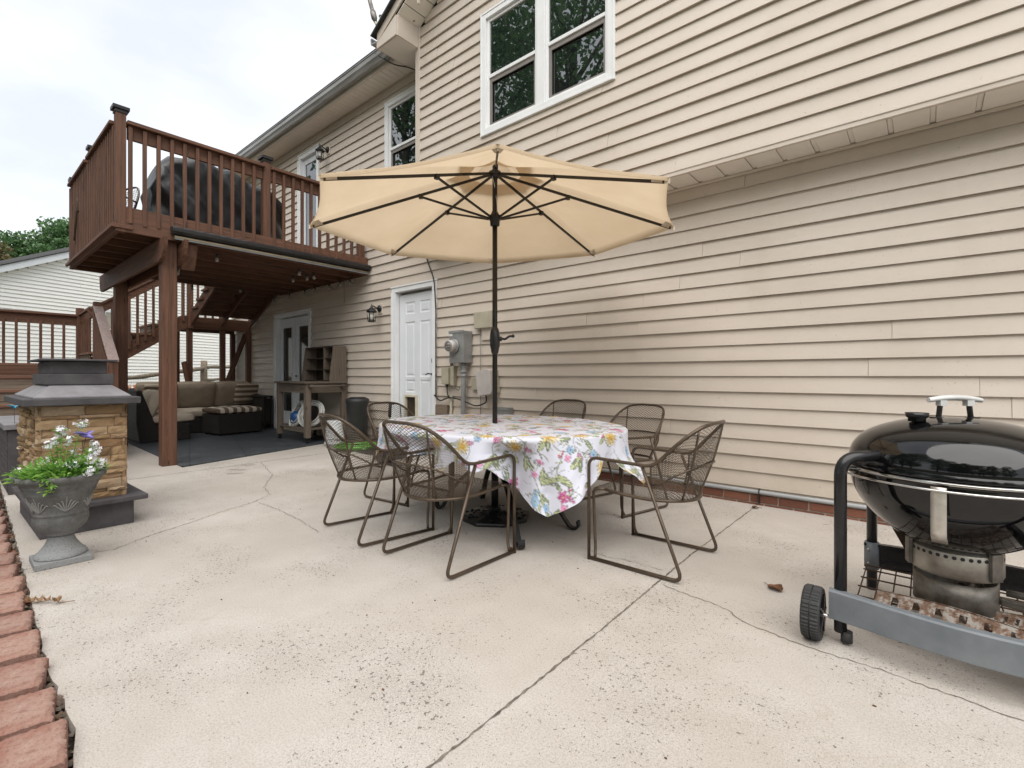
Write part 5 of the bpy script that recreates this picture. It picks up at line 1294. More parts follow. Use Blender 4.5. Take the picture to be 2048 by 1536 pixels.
sb = empty('storage_bench', (-6.02, .37, 0), label='dark grey storage bench with lid behind the fireplace at the left edge', cat='storage bench')
B(-1.35, 0, 0, .55, 0, .56).build('body', 'rim_grey', sb, bevel=.004)
b = MB()
for k in range(11): b.box(-1.33, -.02, -.006, -.0005, .03 + k * .048, .07 + k * .048)
b.build('side_slats', 'rim_grey', sb, bevel=.002)
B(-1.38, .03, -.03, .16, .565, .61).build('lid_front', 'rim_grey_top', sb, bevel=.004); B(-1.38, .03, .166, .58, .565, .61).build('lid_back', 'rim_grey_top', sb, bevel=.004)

def bird(name, loc, rz, mat, label, stake, s=1.0, tilt=0):
    e = empty(name, loc, rz, label=label, cat='garden ornament')
    b = MB(); b.tube([(-.055 * s, 0, .020 * s), (-.035 * s, 0, .012 * s), (-.01 * s, 0, .003 * s), (.02 * s, 0, -.004 * s), (.035 * s, 0, -.010 * s), (.045 * s, 0, -.012 * s)], [.004 * s, .011 * s, .014 * s, .012 * s, .008 * s, .003 * s], 10); b.build('body', mat, e)
    b = MB(); b.tube([(.045 * s, 0, -.012 * s), (.085 * s, 0, .004 * s), (.12 * s, .0, .02 * s)], [.0022, .0016, .001], 5); b.build('beak', 'cable_grey', e)
    b = MB()
    for sd_ in (-1, 1): b.add([(-.02 * s, 0, .006 * s), (.02 * s, 0, .004 * s), (.01 * s, sd_ * .045 * s, .022 * s), (-.03 * s, sd_ * .05 * s, .018 * s)], [(0, 1, 2, 3)])
    b.build('wings', mat, e, solid=.002)
    MB().tube([(.0, 0, -.01), stake], .0016, 5).build('stake', 'cable_black', e)
    return e

# ================================================================== URN PLANTER
urn = empty('urn_planter', (-3.67, .43, 0), label='grey footed urn planter in front of the stone fireplace', cat='planter')
B(-.118, .118, -.118, .118, 0, .034).build('square_base', 'urn_stone', urn, bevel=.004)
MB().lathe([(0, .034), (.112, .034), (.114, .042), (.108, .05), (.106, .056), (.098, .060), (.082, .082), (.066, .108), (.056, .135), (.053, .150), (.0, .150)], seg=40).build('pedestal', 'urn_stone', urn)
def flute(a, r, z): return 1 + (.045 * abs(math.sin(a * 9)) * max(0, 1 - abs(z - .215) / .05) if z < .27 else 0)
MB().lathe([(0, .150), (.06, .152), (.072, .160), (.070, .166), (.085, .176), (.106, .200), (.117, .232), (.119, .256), (.114, .268), (.118, .272), (.118, .278), (.112, .284), (.124, .325), (.140, .37), (.150, .388), (.152, .392), (.149, .397), (.163, .425), (.168, .435), (.166, .44), (.178, .452), (.192, .462), (.197, .474), (.196, .486), (.186, .492), (.176, .486), (.170, .470), (.165, .462), (0, .462)], seg=72, fn=flute).build('bowl', 'urn_stone', urn)
MB().lathe([(0, .470), (.08, .474), (.166, .464)], seg=24).build('potting_soil', 'soil', urn)
def relief():
    def sp(a, z, o=.0015):
        r = np.interp(z, [.284, .325, .37, .388], [.112, .124, .140, .150]) + o; return (r * math.cos(a), r * math.sin(a), z)
    for ac in (-.95, .05, 1.1, 2.1, 3.1, 4.1, 4.9):
        b = MB()
        for k in range(-3, 4):
            pts = []
            for t in np.linspace(0, 1, 12):
                dx = k * .125 * math.sin(t * 1.5) ; dz = .088 * t * (1 - abs(k) * .12)
                curl = .05 * (1 if k > 0 else -1 if k < 0 else 0) * max(0, t - .7) / .3
                pts.append(sp(ac + dx + curl, .292 + dz - .018 * (max(0, t - .75) / .25) ** 2 * (1 if k else 0)))
            b.tube(pts, [.0016 + .0020 * math.sin(t * 3.1) for t in np.linspace(0, 1, 12)], 5)
        b.build('palmette', 'urn_relief', urn)
relief()
def flowers():
    rr = random.Random(31); e = empty('white_flowers', (-3.67, .43, .465), label='bright green plant with white flower spikes growing in the urn', cat='flowers')
    Rv = Vector((.7615, .648, 0)); Fv = Vector((-.648, .7615, 0))
    heads = [(0, .27, 0), (.10, .305, .02), (-.04, .205, .01), (.068, .215, -.03), (.005, .265, 0), (.155, .185, .03), (.185, .15, 0), (.19, .115, -.02), (-.085, .10, .0), (.07, .085, -.06), (-.215, .045, -.02), (-.165, .03, -.07), (.20, .05, -.05), (.14, .10, -.07), (-.03, .19, -.04), (.03, .13, .05), (.11, .14, .08), (.20, .085, .04)]
    st = MB(); lv = MB(); fl = MB()
    def leaf(p, d, L_, w_, mb):
        d = d.normalized(); s = d.cross(Vector((0, 0, 1))); s = s.normalized() if s.length > .1 else Vector((1, 0, 0)); mid = p + d * L_ * .5 + Vector((0, 0, L_ * .06)); tip = p + d * L_ - Vector((0, 0, L_ * .12))
        mb.add([p, mid + s * w_, tip, mid - s * w_], [(0, 1, 2, 3)])
    for (a, z, f_) in heads:
        base = Rv * a * .35 + Fv * f_ * .4; top = Rv * a + Fv * f_ + Vector((0, 0, z))
        mid = base.lerp(top, .5) + Vector((0, 0, .02)); st.tube([base, mid, top], [.0028, .0022, .0015], 5)
        nl = int(14 + z * 50)
        for k in range(nl):
            t = rr.uniform(.15, .98); p = base.lerp(mid, t * 2) if t < .5 else mid.lerp(top, t * 2 - 1); an = rr.uniform(0, 6.28)
            leaf(p, Vector((math.cos(an), math.sin(an), rr.uniform(.05, .6))), rr.uniform(.028, .05), rr.uniform(.004, .007), lv)
        big = 26 if (z > .2 or a > .15) else 17
        for k in range(big):
            q = top + Vector((rr.gauss(0, .013), rr.gauss(0, .013), rr.uniform(-.035, .018))); n_ = (q - top + Vector((0, 0, .01))).normalized(); u = n_.orthogonal().normalized(); v = n_.cross(u)
            for m_ in range(4):
                a2 = m_ * 1.57 + rr.uniform(-.2, .2); d = u * math.cos(a2) + v * math.sin(a2); sd_ = n_.cross(d)
                fl.add([q, q + d * .006 + sd_ * .004, q + d * .0105 + n_ * .002, q + d * .006 - sd_ * .004], [(0, 1, 2, 3)])
    for k in range(560):
        an = rr.uniform(0, 6.28); q = rr.uniform(0, .185); p = Vector((q * math.cos(an), q * math.sin(an), rr.uniform(0, .045)))
        leaf(p, Vector((math.cos(an + rr.uniform(-.8, .8)), math.sin(an + rr.uniform(-.8, .8)), rr.uniform(.1, 1.2))), rr.uniform(.04, .085), rr.uniform(.006, .011), lv)
    for k in range(60):
        an = rr.uniform(0, 6.28); p = Vector((.03 * math.cos(an), .03 * math.sin(an), .03)) + Rv * .05 - Fv * .03; leaf(p, Vector((math.cos(an), math.sin(an), rr.uniform(.4, 1.4))), rr.uniform(.09, .16), .006, lv)
    for k in range(40):  # trailing sprig over the rim
        p = Rv * rr.uniform(.06, .11) - Fv * .17 + Vector((0, 0, rr.uniform(-.05, .04))); leaf(p, Vector((rr.gauss(0, 1), rr.gauss(0, 1), rr.uniform(-.8, .4))), .035, .007, lv)
    st.build('stems', 'leaf_plant', e); lv.build('leaves', 'leaf_plant', e); fl.build('blossoms', 'petal_white', e)
flowers()
bird('hummingbird_stake', (-3.60, .525, .695), R(40), 'ornament_purple', 'purple hummingbird garden stake among the white flowers in the urn', (-.02, -.03, -.22))
bird('teal_bird_stake', (-6.08, .41, .757), R(30), 'ornament_teal', 'small teal bird ornament on a stake at the left edge, behind the fireplace cap', (-.01, .01, -.145), .9)

# ================================================================== UMBRELLA
UX, UY = -2.385, 2.61
um = empty('patio_umbrella', (UX, UY, 0), label='open tan octagonal patio umbrella with dark pole through the table', cat='umbrella')
PH = 5.463; RT, ZT, ZH = 1.32, 2.107, 2.50
TX, TY = -.0143, .030
def tilt(x, y): return x * TX + y * TY
MB().tube([(0, 0, .06), (0, 0, 2.56)], .0185, 20).build('pole', 'umbrella_pole', um)
MB().tube([(0, 0, .05), (0, 0, .40)], .026, 20).build('base_stem', 'black_metal', um)
b = MB(); b.lathe([(0, 0), (.255, 0), (.262, .012), (.255, .024), (.20, .035), (.12, .048), (.05, .062), (.035, .085), (0, .085)], seg=8, smooth=False); ob = b.build('weighted_base', 'black_metal', um, bevel=.004); ob.rotation_euler = (0, 0, R(12))
b = MB()
for k in range(56):
    a = rnd.uniform(0, 6.28); q = rnd.uniform(.07, .22); z = np.interp(q, [.05, .12, .20, .25], [.062, .048, .035, .024]); b.sphere((q * math.cos(a), q * math.sin(a), z), .012, 6, (1.3, 1, .5))
ob = b.build('base_relief', 'black_metal', um)
b = MB(); b.lathe([(.019, 1.19), (.026, 1.20), (.030, 1.225), (.036, 1.25), (.038, 1.30), (.034, 1.345), (.026, 1.375), (.019, 1.385)], seg=20); b.build('crank_housing', 'cap_black', um)
ck = Matrix.Rotation(R(40.4), 3, 'Z')
b = MB(); b.tube([ck @ Vector(p) for p in fillet([(.03, 0, 1.30), (.055, -.02, 1.30), (.075, -.02, 1.296), (.105, -.02, 1.318), (.128, -.02, 1.318)], .015)], .0085, 8); b.sphere(ck @ Vector((.132, -.02, 1.32)), .013, 10); b.tube([ck @ Vector((.02, 0, 1.30)), ck @ Vector((.05, -.005, 1.30))], .018, 10); b.build('crank_handle', 'cap_black', um)
MB().lathe([(.02, 2.12), (.034, 2.125), (.036, 2.165), (.048, 2.17), (.048, 2.195), (.034, 2.20), (.02, 2.23)], seg=16).build('runner', 'umbrella_pole', um)
MB().lathe([(.02, 2.47), (.032, 2.475), (.045, 2.49), (.045, 2.515), (.02, 2.53), (0, 2.55)], seg=16).build('top_hub', 'umbrella_pole', um)
tips = []
for k in range(8):
    a = PH + k * math.pi / 4; c_, s_ = math.cos(a), math.sin(a); tx, ty = RT * c_, RT * s_
    tip = Vector((tx, ty, ZT + tilt(tx, ty))); tips.append(tip); hub = Vector((.035 * c_, .035 * s_, ZH - .005))
    j = hub.lerp(tip, .39); end = hub.lerp(tip, .985)
    r_ = MB().beam(hub, end, .010, .018).build('rib', 'umbrella_pole', um)
    st_ = Vector((.04 * c_, .04 * s_, 2.178)); jb = MB().beam(st_, j - Vector((0, 0, .012)), .009, .015); jb.obox(j - Vector((0, 0, .010)), (.028, .028, .030), a); jb.build('strut', 'umbrella_pole', um)
def canopy_pt(a, t, z_off=.018, sag=True):
    """point on the canopy; a in octagon units (0..8), t 0 hub .. 1 edge"""
    k = int(math.floor(a)) % 8; u = a - math.floor(a)
    hub = Vector((0, 0, ZH + .02)); p0, p1 = tips[k], tips[(k + 1) % 8]
    e = p0.lerp(p1, u); q = 4 * u * (1 - u)
    e = e * 1.0; r_in = 1 - .022 * q * t ** 1.5
    p = Vector((e.x * t * r_in, e.y * t * r_in, lerp(hub.z, e.z, t)))
    # a taut panel sits a little below the rib planes and bellies slightly upward between hub and rim
    p.z += z_off + .030 * math.sin(math.pi * t) * (1 - .8 * q) - .012 * q * t + .01
    return p
cb = MB(); nA, nT = 96, 18; rows = []
for i in range(nT + 1):
    t = .15 + .85 * i / nT; rows.append([canopy_pt(8 * j / nA, t) for j in range(nA)])
hem = [p + Vector((p.x * .002, p.y * .002, -.022)) for p in rows[-1]]; rows.append(hem)
cb.grid(rows, True, True); can = cb.build('canopy', 'canopy_fabric', um)
vb = MB(); rows = []
for i in range(9):
    t = .001 + .27 * i / 8; rows.append([canopy_pt(8 * j / nA, t * (1 - (.10 * math.sin(math.pi * ((8 * j / nA) % 1)) if i > 6 else 0)), .018 + .03 + .075 * (1 - i / 8)) for j in range(nA)])
vb.grid(rows, True, True); vb.build('vent_cap', 'canopy_fabric', can)
MB().lathe([(0, 2.66), (.016, 2.655), (.018, 2.63), (.010, 2.60), (0, 2.59)], seg=14).build('finial', 'umbrella_pole', um)
for k in range(8):
    t0 = tips[k]; o_ = t0.normalized(); rad = Vector((t0.x, t0.y, 0)).normalized(); sd_ = Vector((-rad.y, rad.x, 0)); dn = (Vector((0, 0, ZH)) - t0).normalized()
    a = t0 + rad * .012 + Vector((0, 0, .02)); p = MB()
    q0, q1, q2 = a, a + dn * .085 + sd_ * .045, a + dn * .085 - sd_ * .045; dz = Vector((0, 0, -.030))
    p.add([q0, q1, q2, q0 + dz, a + dn * .11 + dz + sd_ * .012, a + dn * .11 + dz - sd_ * .012], [(0, 3, 4, 1), (0, 2, 5, 3), (3, 5, 4)])
    p.build('tip_pocket', 'canopy_hem', can, solid=.0015)
MB().tube(fillet([(.02, 0, 2.2), (.05, -.03, 2.26), (.02, -.03, 2.42), (.0, -.03, 2.48)], .05), .002, 5).build('pull_cord', 'white_plastic', um)

# ================================================================== TABLE
TCX, TCY, TA, TB, TZ, TE = -2.39, 2.64, .955, .745, .680, 2.0
tb = empty('patio_table', (TCX, TCY, 0), label='oval black iron patio table under the floral cloth', cat='table')
def rim(ph, k=1.0):
    c_, s_ = math.cos(ph), math.sin(ph); r = (abs(c_ / TA) ** TE + abs(s_ / TB) ** TE) ** (-1 / TE); return r * k
b = MB(); n = 72; ring = lambda k, z: [(rim(2 * math.pi * i / n, k) * math.cos(2 * math.pi * i / n), rim(2 * math.pi * i / n, k) * math.sin(2 * math.pi * i / n), z) for i in range(n)]
b.grid([ring(.03, TZ - .004), ring(.985, TZ - .004), ring(.99, TZ - .01), ring(.985, TZ - .035), ring(.95, TZ - .035), ring(.95, TZ - .012), ring(.03, TZ - .012)], False, True); b.build('table_top', 'black_metal', tb)
for (fx, fy) in ((-.47, -.14), (.555, -.41), (.29, .29), (-.44, .30), (.60, .10)):
    hx, hy = UX - TCX, UY - TCY; d = Vector((fx - hx * .6, fy - hy * .6, 0)); L_ = d.length; d.normalize(); o_ = Vector((fx, fy, 0)) - d * L_
    prof = [(.30, .66), (.16, .58), (.10, .50), (.14, .38), (L_ * .55, .28), (L_ * .78, .16), (L_ * .90, .06), (L_ * .96, .014), (L_ * 1.02, .009), (L_ * 1.06, .03), (L_ * 1.05, .065)]
    pts = fillet([o_ + d * r_ + Vector((0, 0, z)) for r_, z in prof], .08, 4); sdv = Vector((-d.y, d.x, 0)); w_ = .019
    rows = []
    for p, q in zip(pts, pts[1:] + [pts[-1] + (pts[-1] - pts[-2])]):
        t_ = (q - p).normalized(); nn = t_.cross(sdv) * .008
        rows.append([p + sdv * w_ + nn, p - sdv * w_ + nn, p - sdv * w_ - nn, p + sdv * w_ - nn])
    MB().grid(rows, False, True).build('leg', 'black_metal', tb)
MB().tube([(UX - TCX, UY - TCY, .42), (UX - TCX, UY - TCY, .55)], .05, 12).build('hub', 'black_metal', tb)

# floral cloth: polar mesh, flat on the table, hanging with folds; print painted per vertex in unrolled cloth coordinates
def cloth():
    NT, NR, NS = 920, 120, 64
    th = np.linspace(0, 2 * math.pi, NT, endpoint=False)
    c_, s_ = np.cos(th), np.sin(th); rr_ = (np.abs(c_ / TA) ** TE + np.abs(s_ / TB) ** TE) ** (-1 / TE)
    nx, ny = np.sign(c_) * np.abs(rr_ * c_) ** (TE - 1) / TA ** TE, np.sign(s_) * np.abs(rr_ * s_) ** (TE - 1) / TB ** TE
    nl = np.hypot(nx, ny); nx, ny = nx / nl, ny / nl
    L = np.full(NT, .165)
    def wrapd(a): return np.abs((th - math.radians(a) + math.pi) % (2 * math.pi) - math.pi) * rr_
    for ang, len_, hw in ((-29, .475, .38), (6, .34, .19), (-55, .20, .25), (-74, .245, .15), (-104, .19, .2), (-146, .36, .3), (178, .26, .2), (140, .30, .3), (95, .24, .25), (42, .32, .28)):
        L = np.maximum(L, len_ - (len_ - .12) * np.minimum(wrapd(ang) / hw, 1) ** 1.15)
    L += .008 * np.sin(th * 17)
    P = []; U = []
    for i in range(NR):
        t = (i + .5) / NR; x, y = rr_ * c_ * t, rr_ * s_ * t
        z = TZ + .004 + .0022 * np.sin(x * 23 + y * 11) * np.sin(y * 19) + .0014 * np.sin(x * 47 - y * 31) + .0025 * np.exp(-(x / .006) ** 2) + .0025 * np.exp(-((y + .1) / .006) ** 2); P.append(np.stack([x, y, z], 1)); U.append(np.stack([x, y], 1))
    cr = .018
    for i in range(1, NS + 1):
        s = L * i / NS
        a = np.minimum(s / cr, math.pi / 2 * .94); ox = cr * np.sin(a); oz = -cr * (1 - np.cos(a)); ex = np.maximum(s - cr * math.pi / 2 * .94, 0)
        fold = np.sin(th * 13 + .6 * np.sin(th * 5)) * .030 + np.sin(th * 31 + 1.3) * .014 + np.sin(th * 7 + 2) * .020 + np.sin(th * 53 + .4) * .005
        g = np.clip(ex / .22, 0, 1.4)
        out = ox + ex * .10 + fold * g ** 1.2 + .004 * np.sin(th * 60 + ex * 30) * g
        z = TZ + .003 + oz - ex * .985
        # lappet at the right rolls outward a little
        roll = np.exp(-(wrapd(8) / .12) ** 2) * np.clip((ex - .10) / .15, 0, 1) ** 2
        out = out + roll * .07; z = z + roll * .02
        # chair arms push the hanging cloth inwards
        for ang, amp, wd in ((-42, .15, .10), (-86, .12, .12), (-106, .12, .1), (-150, .10, .12)):
            out = out - amp * np.exp(-(wrapd(ang) / wd) ** 2) * np.clip((ex - .01) / .07, 0, 1)
        P.append(np.stack([rr_ * c_ + nx * out, rr_ * s_ + ny * out, z], 1)); U.append(np.stack([rr_ * c_ + nx * s, rr_ * s_ + ny * s], 1))
    P = np.concatenate(P); U = np.concatenate(U); n = NR + NS
    idx = np.arange(NT); nxt = (idx + 1) % NT
    F = np.concatenate([np.stack([i * NT + idx, (i + 1) * NT + idx, (i + 1) * NT + nxt, i * NT + nxt], 1) for i in range(n - 1)])
    me = bpy.data.meshes.new('tablecloth'); me.from_pydata(P.tolist(), [], F.tolist() + [list(range(NT))]); me.polygons.foreach_set('use_smooth', [True] * len(me.polygons))
    col = np.tile(np.array([.66, .67, .76]), (len(P), 1)); rs = np.random.RandomState(5)
    def sel(cx, cy, r):
        dx, dy = U[:, 0] - cx, U[:, 1] - cy; k = np.nonzero((np.abs(dx) < r) & (np.abs(dy) < r))[0]; return k, dx[k], dy[k]
    def put(k, m, c, a=1.0): col[k[m]] = col[k[m]] * (1 - a) + np.array(c) * a
    ink = (.10, .10, .09)
    def mum(cx, cy, R_, rot):
        k, dx, dy = sel(cx, cy, R_ * 1.5); r = np.hypot(dx, dy); t = np.arctan2(dy, dx) + rot; n_ = 19
        w1 = np.cos(t * n_ + 2.2 * np.sin(t * 3)); w2 = np.cos(t * n_ * 2 + r * 160)
        edge = R_ * (.86 + .22 * w1 + .06 * np.sin(t * 5))
        put(k, (r < edge + .0035) & (w1 > -.75), ink, .75); put(k, (r < edge) & (w1 > -.35), (.60, .48, .19)); put(k, (r < edge) & (w1 > .45), (.56, .42, .13)); put(k, (r < edge * .8) & (w2 > .35), (.45, .22, .03), .7)
        put(k, (r < edge * .8) & (w2 < -.6), (.80, .66, .25)); put(k, r < R_ * .34, (.52, .27, .03)); put(k, (r < R_ * .3) & (np.cos(t * 9 + r * 400) > 0), (.66, .47, .12))
    def petals(cx, cy, R_, rot, n_, c1, c2, cc):
        k, dx, dy = sel(cx, cy, R_ * 1.3); r = np.hypot(dx, dy); t = np.arctan2(dy, dx) + rot; e = R_ * (.45 + .55 * np.abs(np.cos(t * n_ / 2)) ** .6)
        put(k, r < e + .0028, ink, .55); put(k, r < e, c1); put(k, (r < e) & (np.cos(t * n_ * 3) > .3), c2, .8); put(k, r < R_ * .2, cc)
    def leaf(cx, cy, L_, w_, rot, c1, veins=True):
        k, dx, dy = sel(cx, cy, L_ * .7); u = dx * math.cos(rot) + dy * math.sin(rot); v = -dx * math.sin(rot) + dy * math.cos(rot); q = np.abs(u) / (L_ / 2); e = w_ / 2 * (1 - np.clip(q, 0, 1) ** 2) ** .8
        put(k, (np.abs(v) < e + .002) & (q < 1), ink, .8); put(k, (np.abs(v) < e - .001) & (q < .95), c1)
        if veins: put(k, (np.abs(v) < e * .9) & (q < .9) & (np.sin((u * 1.2 - np.abs(v)) * 480) > .55), ink, .7); 
        put(k, (np.abs(v) < .0012) & (q < 1), (.6, .65, .45))
    def stem(x0, y0, x1, y1, bend, w_=.0017, c=(.22, .24, .20)):
        for t in np.linspace(0, 1, int(math.hypot(x1 - x0, y1 - y0) / .004) + 2):
            x = x0 + (x1 - x0) * t - (y1 - y0) * bend * 4 * t * (1 - t); y = y0 + (y1 - y0) * t + (x1 - x0) * bend * 4 * t * (1 - t)
            k, dx, dy = sel(x, y, .006); put(k, np.hypot(dx, dy) < w_ + .0018, c, .62)
    G1, G2, G3 = (.26, .31, .19), (.42, .46, .26), (.36, .42, .42)
    # sprinkled sprigs first, then blooms on a jittered grid
    gx = np.arange(-1.25, 1.26, .115)
    for i, X in enumerate(gx):
        for j, Y in enumerate(np.arange(-1.15, 1.16, .115)):
            x = X + rs.uniform(-.05, .05) + .05 * (j % 2); y = Y + rs.uniform(-.05, .05); a = rs.uniform(0, 6.28); l = rs.uniform(.08, .15)
            x1, y1 = x + l * math.cos(a), y + l * math.sin(a); stem(x, y, x1, y1, rs.uniform(-.25, .25)); stem(x + .03, y - .02, x + .03 + .06 * math.cos(a + 2), y - .02 + .06 * math.sin(a + 2), rs.uniform(-.4, .4), .0008, (.3, .3, .34))
            for q in (.3, .55, .8):
                sx, sy = x + (x1 - x) * q, y + (y1 - y) * q; b_ = a + rs.choice([-1, 1]) * rs.uniform(.5, 1.1); ll = rs.uniform(.018, .034)
                stem(sx, sy, sx + ll * math.cos(b_), sy + ll * math.sin(b_), .1); leaf(sx + ll * math.cos(b_), sy + ll * math.sin(b_), .028, .010, b_, [G1, G2, G3][rs.randint(3)], False)
            kind = rs.randint(12)
            if kind < 3: petals(x1, y1, .017, a, 4, (.42, .11, .26), (.62, .34, .46), (.2, .05, .1)); petals(x1 + .022, y1 + .01, .012, a, 3, (.48, .18, .34), (.62, .34, .46), (.2, .05, .1))
            elif kind < 5: petals(x1, y1, .026, a, 7, (.32, .46, .62), (.20, .33, .52), (.1, .15, .2))
            elif kind == 5:
                for q in range(6): petals(x1 + rs.uniform(-.02, .02), y1 + rs.uniform(-.03, .03), .006, 0, 3, (.55, .08, .16), (.6, .2, .3), ink)
            elif kind == 6: leaf(x1, y1, .10, .032, a, G2); leaf(x1 + .025, y1 + .02, .075, .026, a + .7, G1)
    for i, X in enumerate(np.arange(-1.25, 1.26, .205)):
        for j, Y in enumerate(np.arange(-1.15, 1.16, .185)):
            x = X + rs.uniform(-.03, .03) + .10 * (j % 2); y = Y + rs.uniform(-.03, .03); a = rs.uniform(0, 6.28); kind = (i * 2 + j * 3) % 5
            if kind in (0, 2): mum(x, y, rs.uniform(.040, .056), a); leaf(x + .09 * math.cos(a), y + .09 * math.sin(a), .08, .028, a + .5, G1); leaf(x + .085 * math.cos(a + 1), y + .085 * math.sin(a + 1), .06, .024, a + 1.4, G2)
            elif kind == 4: leaf(x, y, .11, .040, a, G2); leaf(x + .03, y + .02, .09, .034, a + .8, G1); petals(x - .05, y - .03, .022, a, 4, (.60, .22, .40), (.72, .40, .52), (.3, .08, .15))
            elif kind == 1: petals(x, y, .038, a, 6, (.42, .06, .22), (.58, .24, .38), (.55, .42, .08)); petals(x + .055, y - .035, .026, a, 4, (.60, .22, .40), (.72, .40, .52), (.3, .08, .15)); leaf(x - .06, y + .01, .055, .026, a, G1)
            else: petals(x, y, .038, a, 9, (.36, .52, .68), (.20, .36, .56), (.25, .3, .2)); leaf(x + .05, y, .06, .022, a, G2)
    for (x, y, a) in ((.98, -.60, 1.1), (1.03, -.52, .5), (-.9, -.63, .3)): leaf(x, y, .13, .04, a, G2)
    ca = me.color_attributes.new('print', 'FLOAT_COLOR', 'POINT'); ca.data.foreach_set('color', np.concatenate([np.clip(col, 0, 1), np.ones((len(P), 1))], 1).ravel())
    me.materials.append(M['cloth_print']); o = bpy.data.objects.new('tablecloth', me); COL.objects.link(o); o.location = (TCX, TCY, 0)
    tag(o, 'white tablecloth printed with yellow, blue and magenta flowers, draped over the table', 'tablecloth')
cloth()

# ================================================================== MESH CHAIRS
def lattice(S, nu, nv, w_, mask=None):
    b = MB(); vs = []; fs = []
    def seg(p, q, n_):
        d = (q - p); 
        if d.length < 1e-5: return
        s = d.cross(n_).normalized() * w_ / 2; h_ = n_ * w_ * .35; k = len(vs)
        vs.extend([p - s, p + s, p + h_, q - s, q + s, q + h_]); fs.extend([(k, k + 1, k + 4, k + 3), (k + 1, k + 2, k + 5, k + 4), (k + 2, k, k + 3, k + 5)])
    for j in range(2 * nv):
        for i in range(-1, nu + 1):
            o0 = .5 * (j % 2)
            for di in (-.5, .5):
                u0, v0, u1, v1 = (i + o0) / nu, j / (2 * nv), (i + o0 + di) / nu, (j + 1) / (2 * nv)
                if min(u0, u1) < -1e-6 or max(u0, u1) > 1 + 1e-6: continue
                if mask and not (mask(u0, v0) and mask(u1, v1)): continue
                p, q = S(u0, v0), S(u1, v1); e = .01; n_ = (S(min(u0 + e, 1), v0) - S(max(u0 - e, 0), v0)).cross(S(u0, min(v0 + e, 1)) - S(u0, max(v0 - e, 0)))
                if n_.length < 1e-9: continue
                seg(p, q, n_.normalized())
    b.v = [tuple(v) for v in vs]; b.f = [list(f) for f in fs]; b.sm = [False] * len(fs); return b
def make_chair():
    e = empty('mesh_armchair')
    r = .0095
    hoopL = [(.27, .235, .0), (.27, .235, .575), (.272, -.10, .565), (.262, -.16, .585), (.240, -.265, .69), (.185, -.345, .762), (.10, -.380, .785), (0, -.390, .788)]
    left = fillet(hoopL[:4], .05, 6) + [Vector(p) for p in hoopL[4:]]
    # smooth the hoop with Catmull-Rom samples
    def cr(P, n_=6):
        P = [Vector(p) for p in P]; o = []
        for i in range(len(P) - 1):
            p0, p1, p2, p3 = P[max(i - 1, 0)], P[i], P[i + 1], P[min(i + 2, len(P) - 1)]
            for k in range(n_):
                t = k / n_; o.append(.5 * ((2 * p1) + (p2 - p0) * t + (2 * p0 - 5 * p1 + 4 * p2 - p3) * t * t + (3 * p1 - p0 - 3 * p2 + p3) * t ** 3))
        o.append(P[-1]); return o
    arc = cr([Vector(p) for p in hoopL[2:]] + [Vector((-p[0], p[1], p[2])) for p in hoopL[2:-1]][::-1], 6)
    front = fillet([hoopL[0], hoopL[1], hoopL[2]], .055, 6)[:-1]
    full = front + arc + [Vector((-p.x, p.y, p.z)) for p in front][::-1]
    MB().tube(full, r, 8).build('hoop_frame', 'bronze_metal', e)
    for s in (-1, 1):
        MB().tube(fillet([(s * .268, -.085, .556), (s * .272, -.30, .014), (s * .27, .235, .012)], .055, 6), r, 8).build('sled_leg', 'bronze_metal', e)
        MB().tube(fillet([(s * .262, .20, .013), (s * .240, .21, .06), (s * .238, .225, .395), (s * .236, .15, .400)], .04, 6), r * .9, 8).build('front_leg', 'bronze_metal', e)
    def seatarc(a): return Vector((.238 * math.sin(a), -.075 - .205 * math.cos(a), .372 + .012 * abs(math.sin(a))))
    lp = [Vector((.236, .16, .400)), Vector((.238, .05, .388))] + [seatarc(a) for a in np.linspace(math.pi / 2, -math.pi / 2, 19)] + [Vector((-.238, .05, .388)), Vector((-.236, .16, .400))]
    MB().tube(lp, r * .9, 8).build('seat_rail', 'bronze_metal', e)
    def SS(u, v):
        x = (u - .5) * 2; 
        # v 0 front lip .. 1 rear arc
        if v < .10: t = v / .10; return Vector((x * .236, .243 - .028 * t ** 2, .355 + .045 * math.sin(t * math.pi / 2)))
        t = (v - .10) / .90; a = x * math.pi / 2; rear = seatarc(a); fr = Vector((x * .236, .215, .402))
        p = fr.lerp(rear, t); p.z -= .022 * math.sin(math.pi * t) * (1 - x * x); return p
    def arcpt(u):
        f_ = u * (len(arc) - 1); i = min(int(f_), len(arc) - 2); return arc[i].lerp(arc[i + 1], f_ - i)
    def SB(u, v):
        a = (u - .5) * 2; lo = seatarc(a * R(112) * -1 * -1); lo = Vector((.225 * math.sin(a * R(80)), -.085 - .19 * math.cos(a * R(80)), .380)); hi = arcpt(1 - (.06 + u * .88))
        if True: hi = arcpt(.06 + (1 - u) * .88)
        p = lo.lerp(hi, v); d = Vector((p.x, p.y + .05, 0)); p += d.normalized() * .012 * math.sin(math.pi * v) if d.length > .01 else Vector(); return p
    lattice(SS, 20, 24, .0028).build('seat_mesh', 'bronze_metal', e)
    lattice(SB, 28, 22, .0028).build('back_mesh', 'bronze_metal', e)
    for s in (0.0, 1.0): MB().tube([SB(s, v) for v in np.linspace(0, 1, 9)], .005, 6).build('back_side_bar', 'bronze_metal', e)
    for s in (.27, .73): MB().tube([SB(s, v) + Vector((0, -.006, 0)) for v in np.linspace(0, .99, 9)], .0055, 6).build('back_rib', 'bronze_metal', e)
    MB().tube([SB(u, .46) + Vector((0, -.006, 0)) for u in np.linspace(0, 1, 25)], .0055, 6).build('back_crossbar', 'bronze_metal', e)
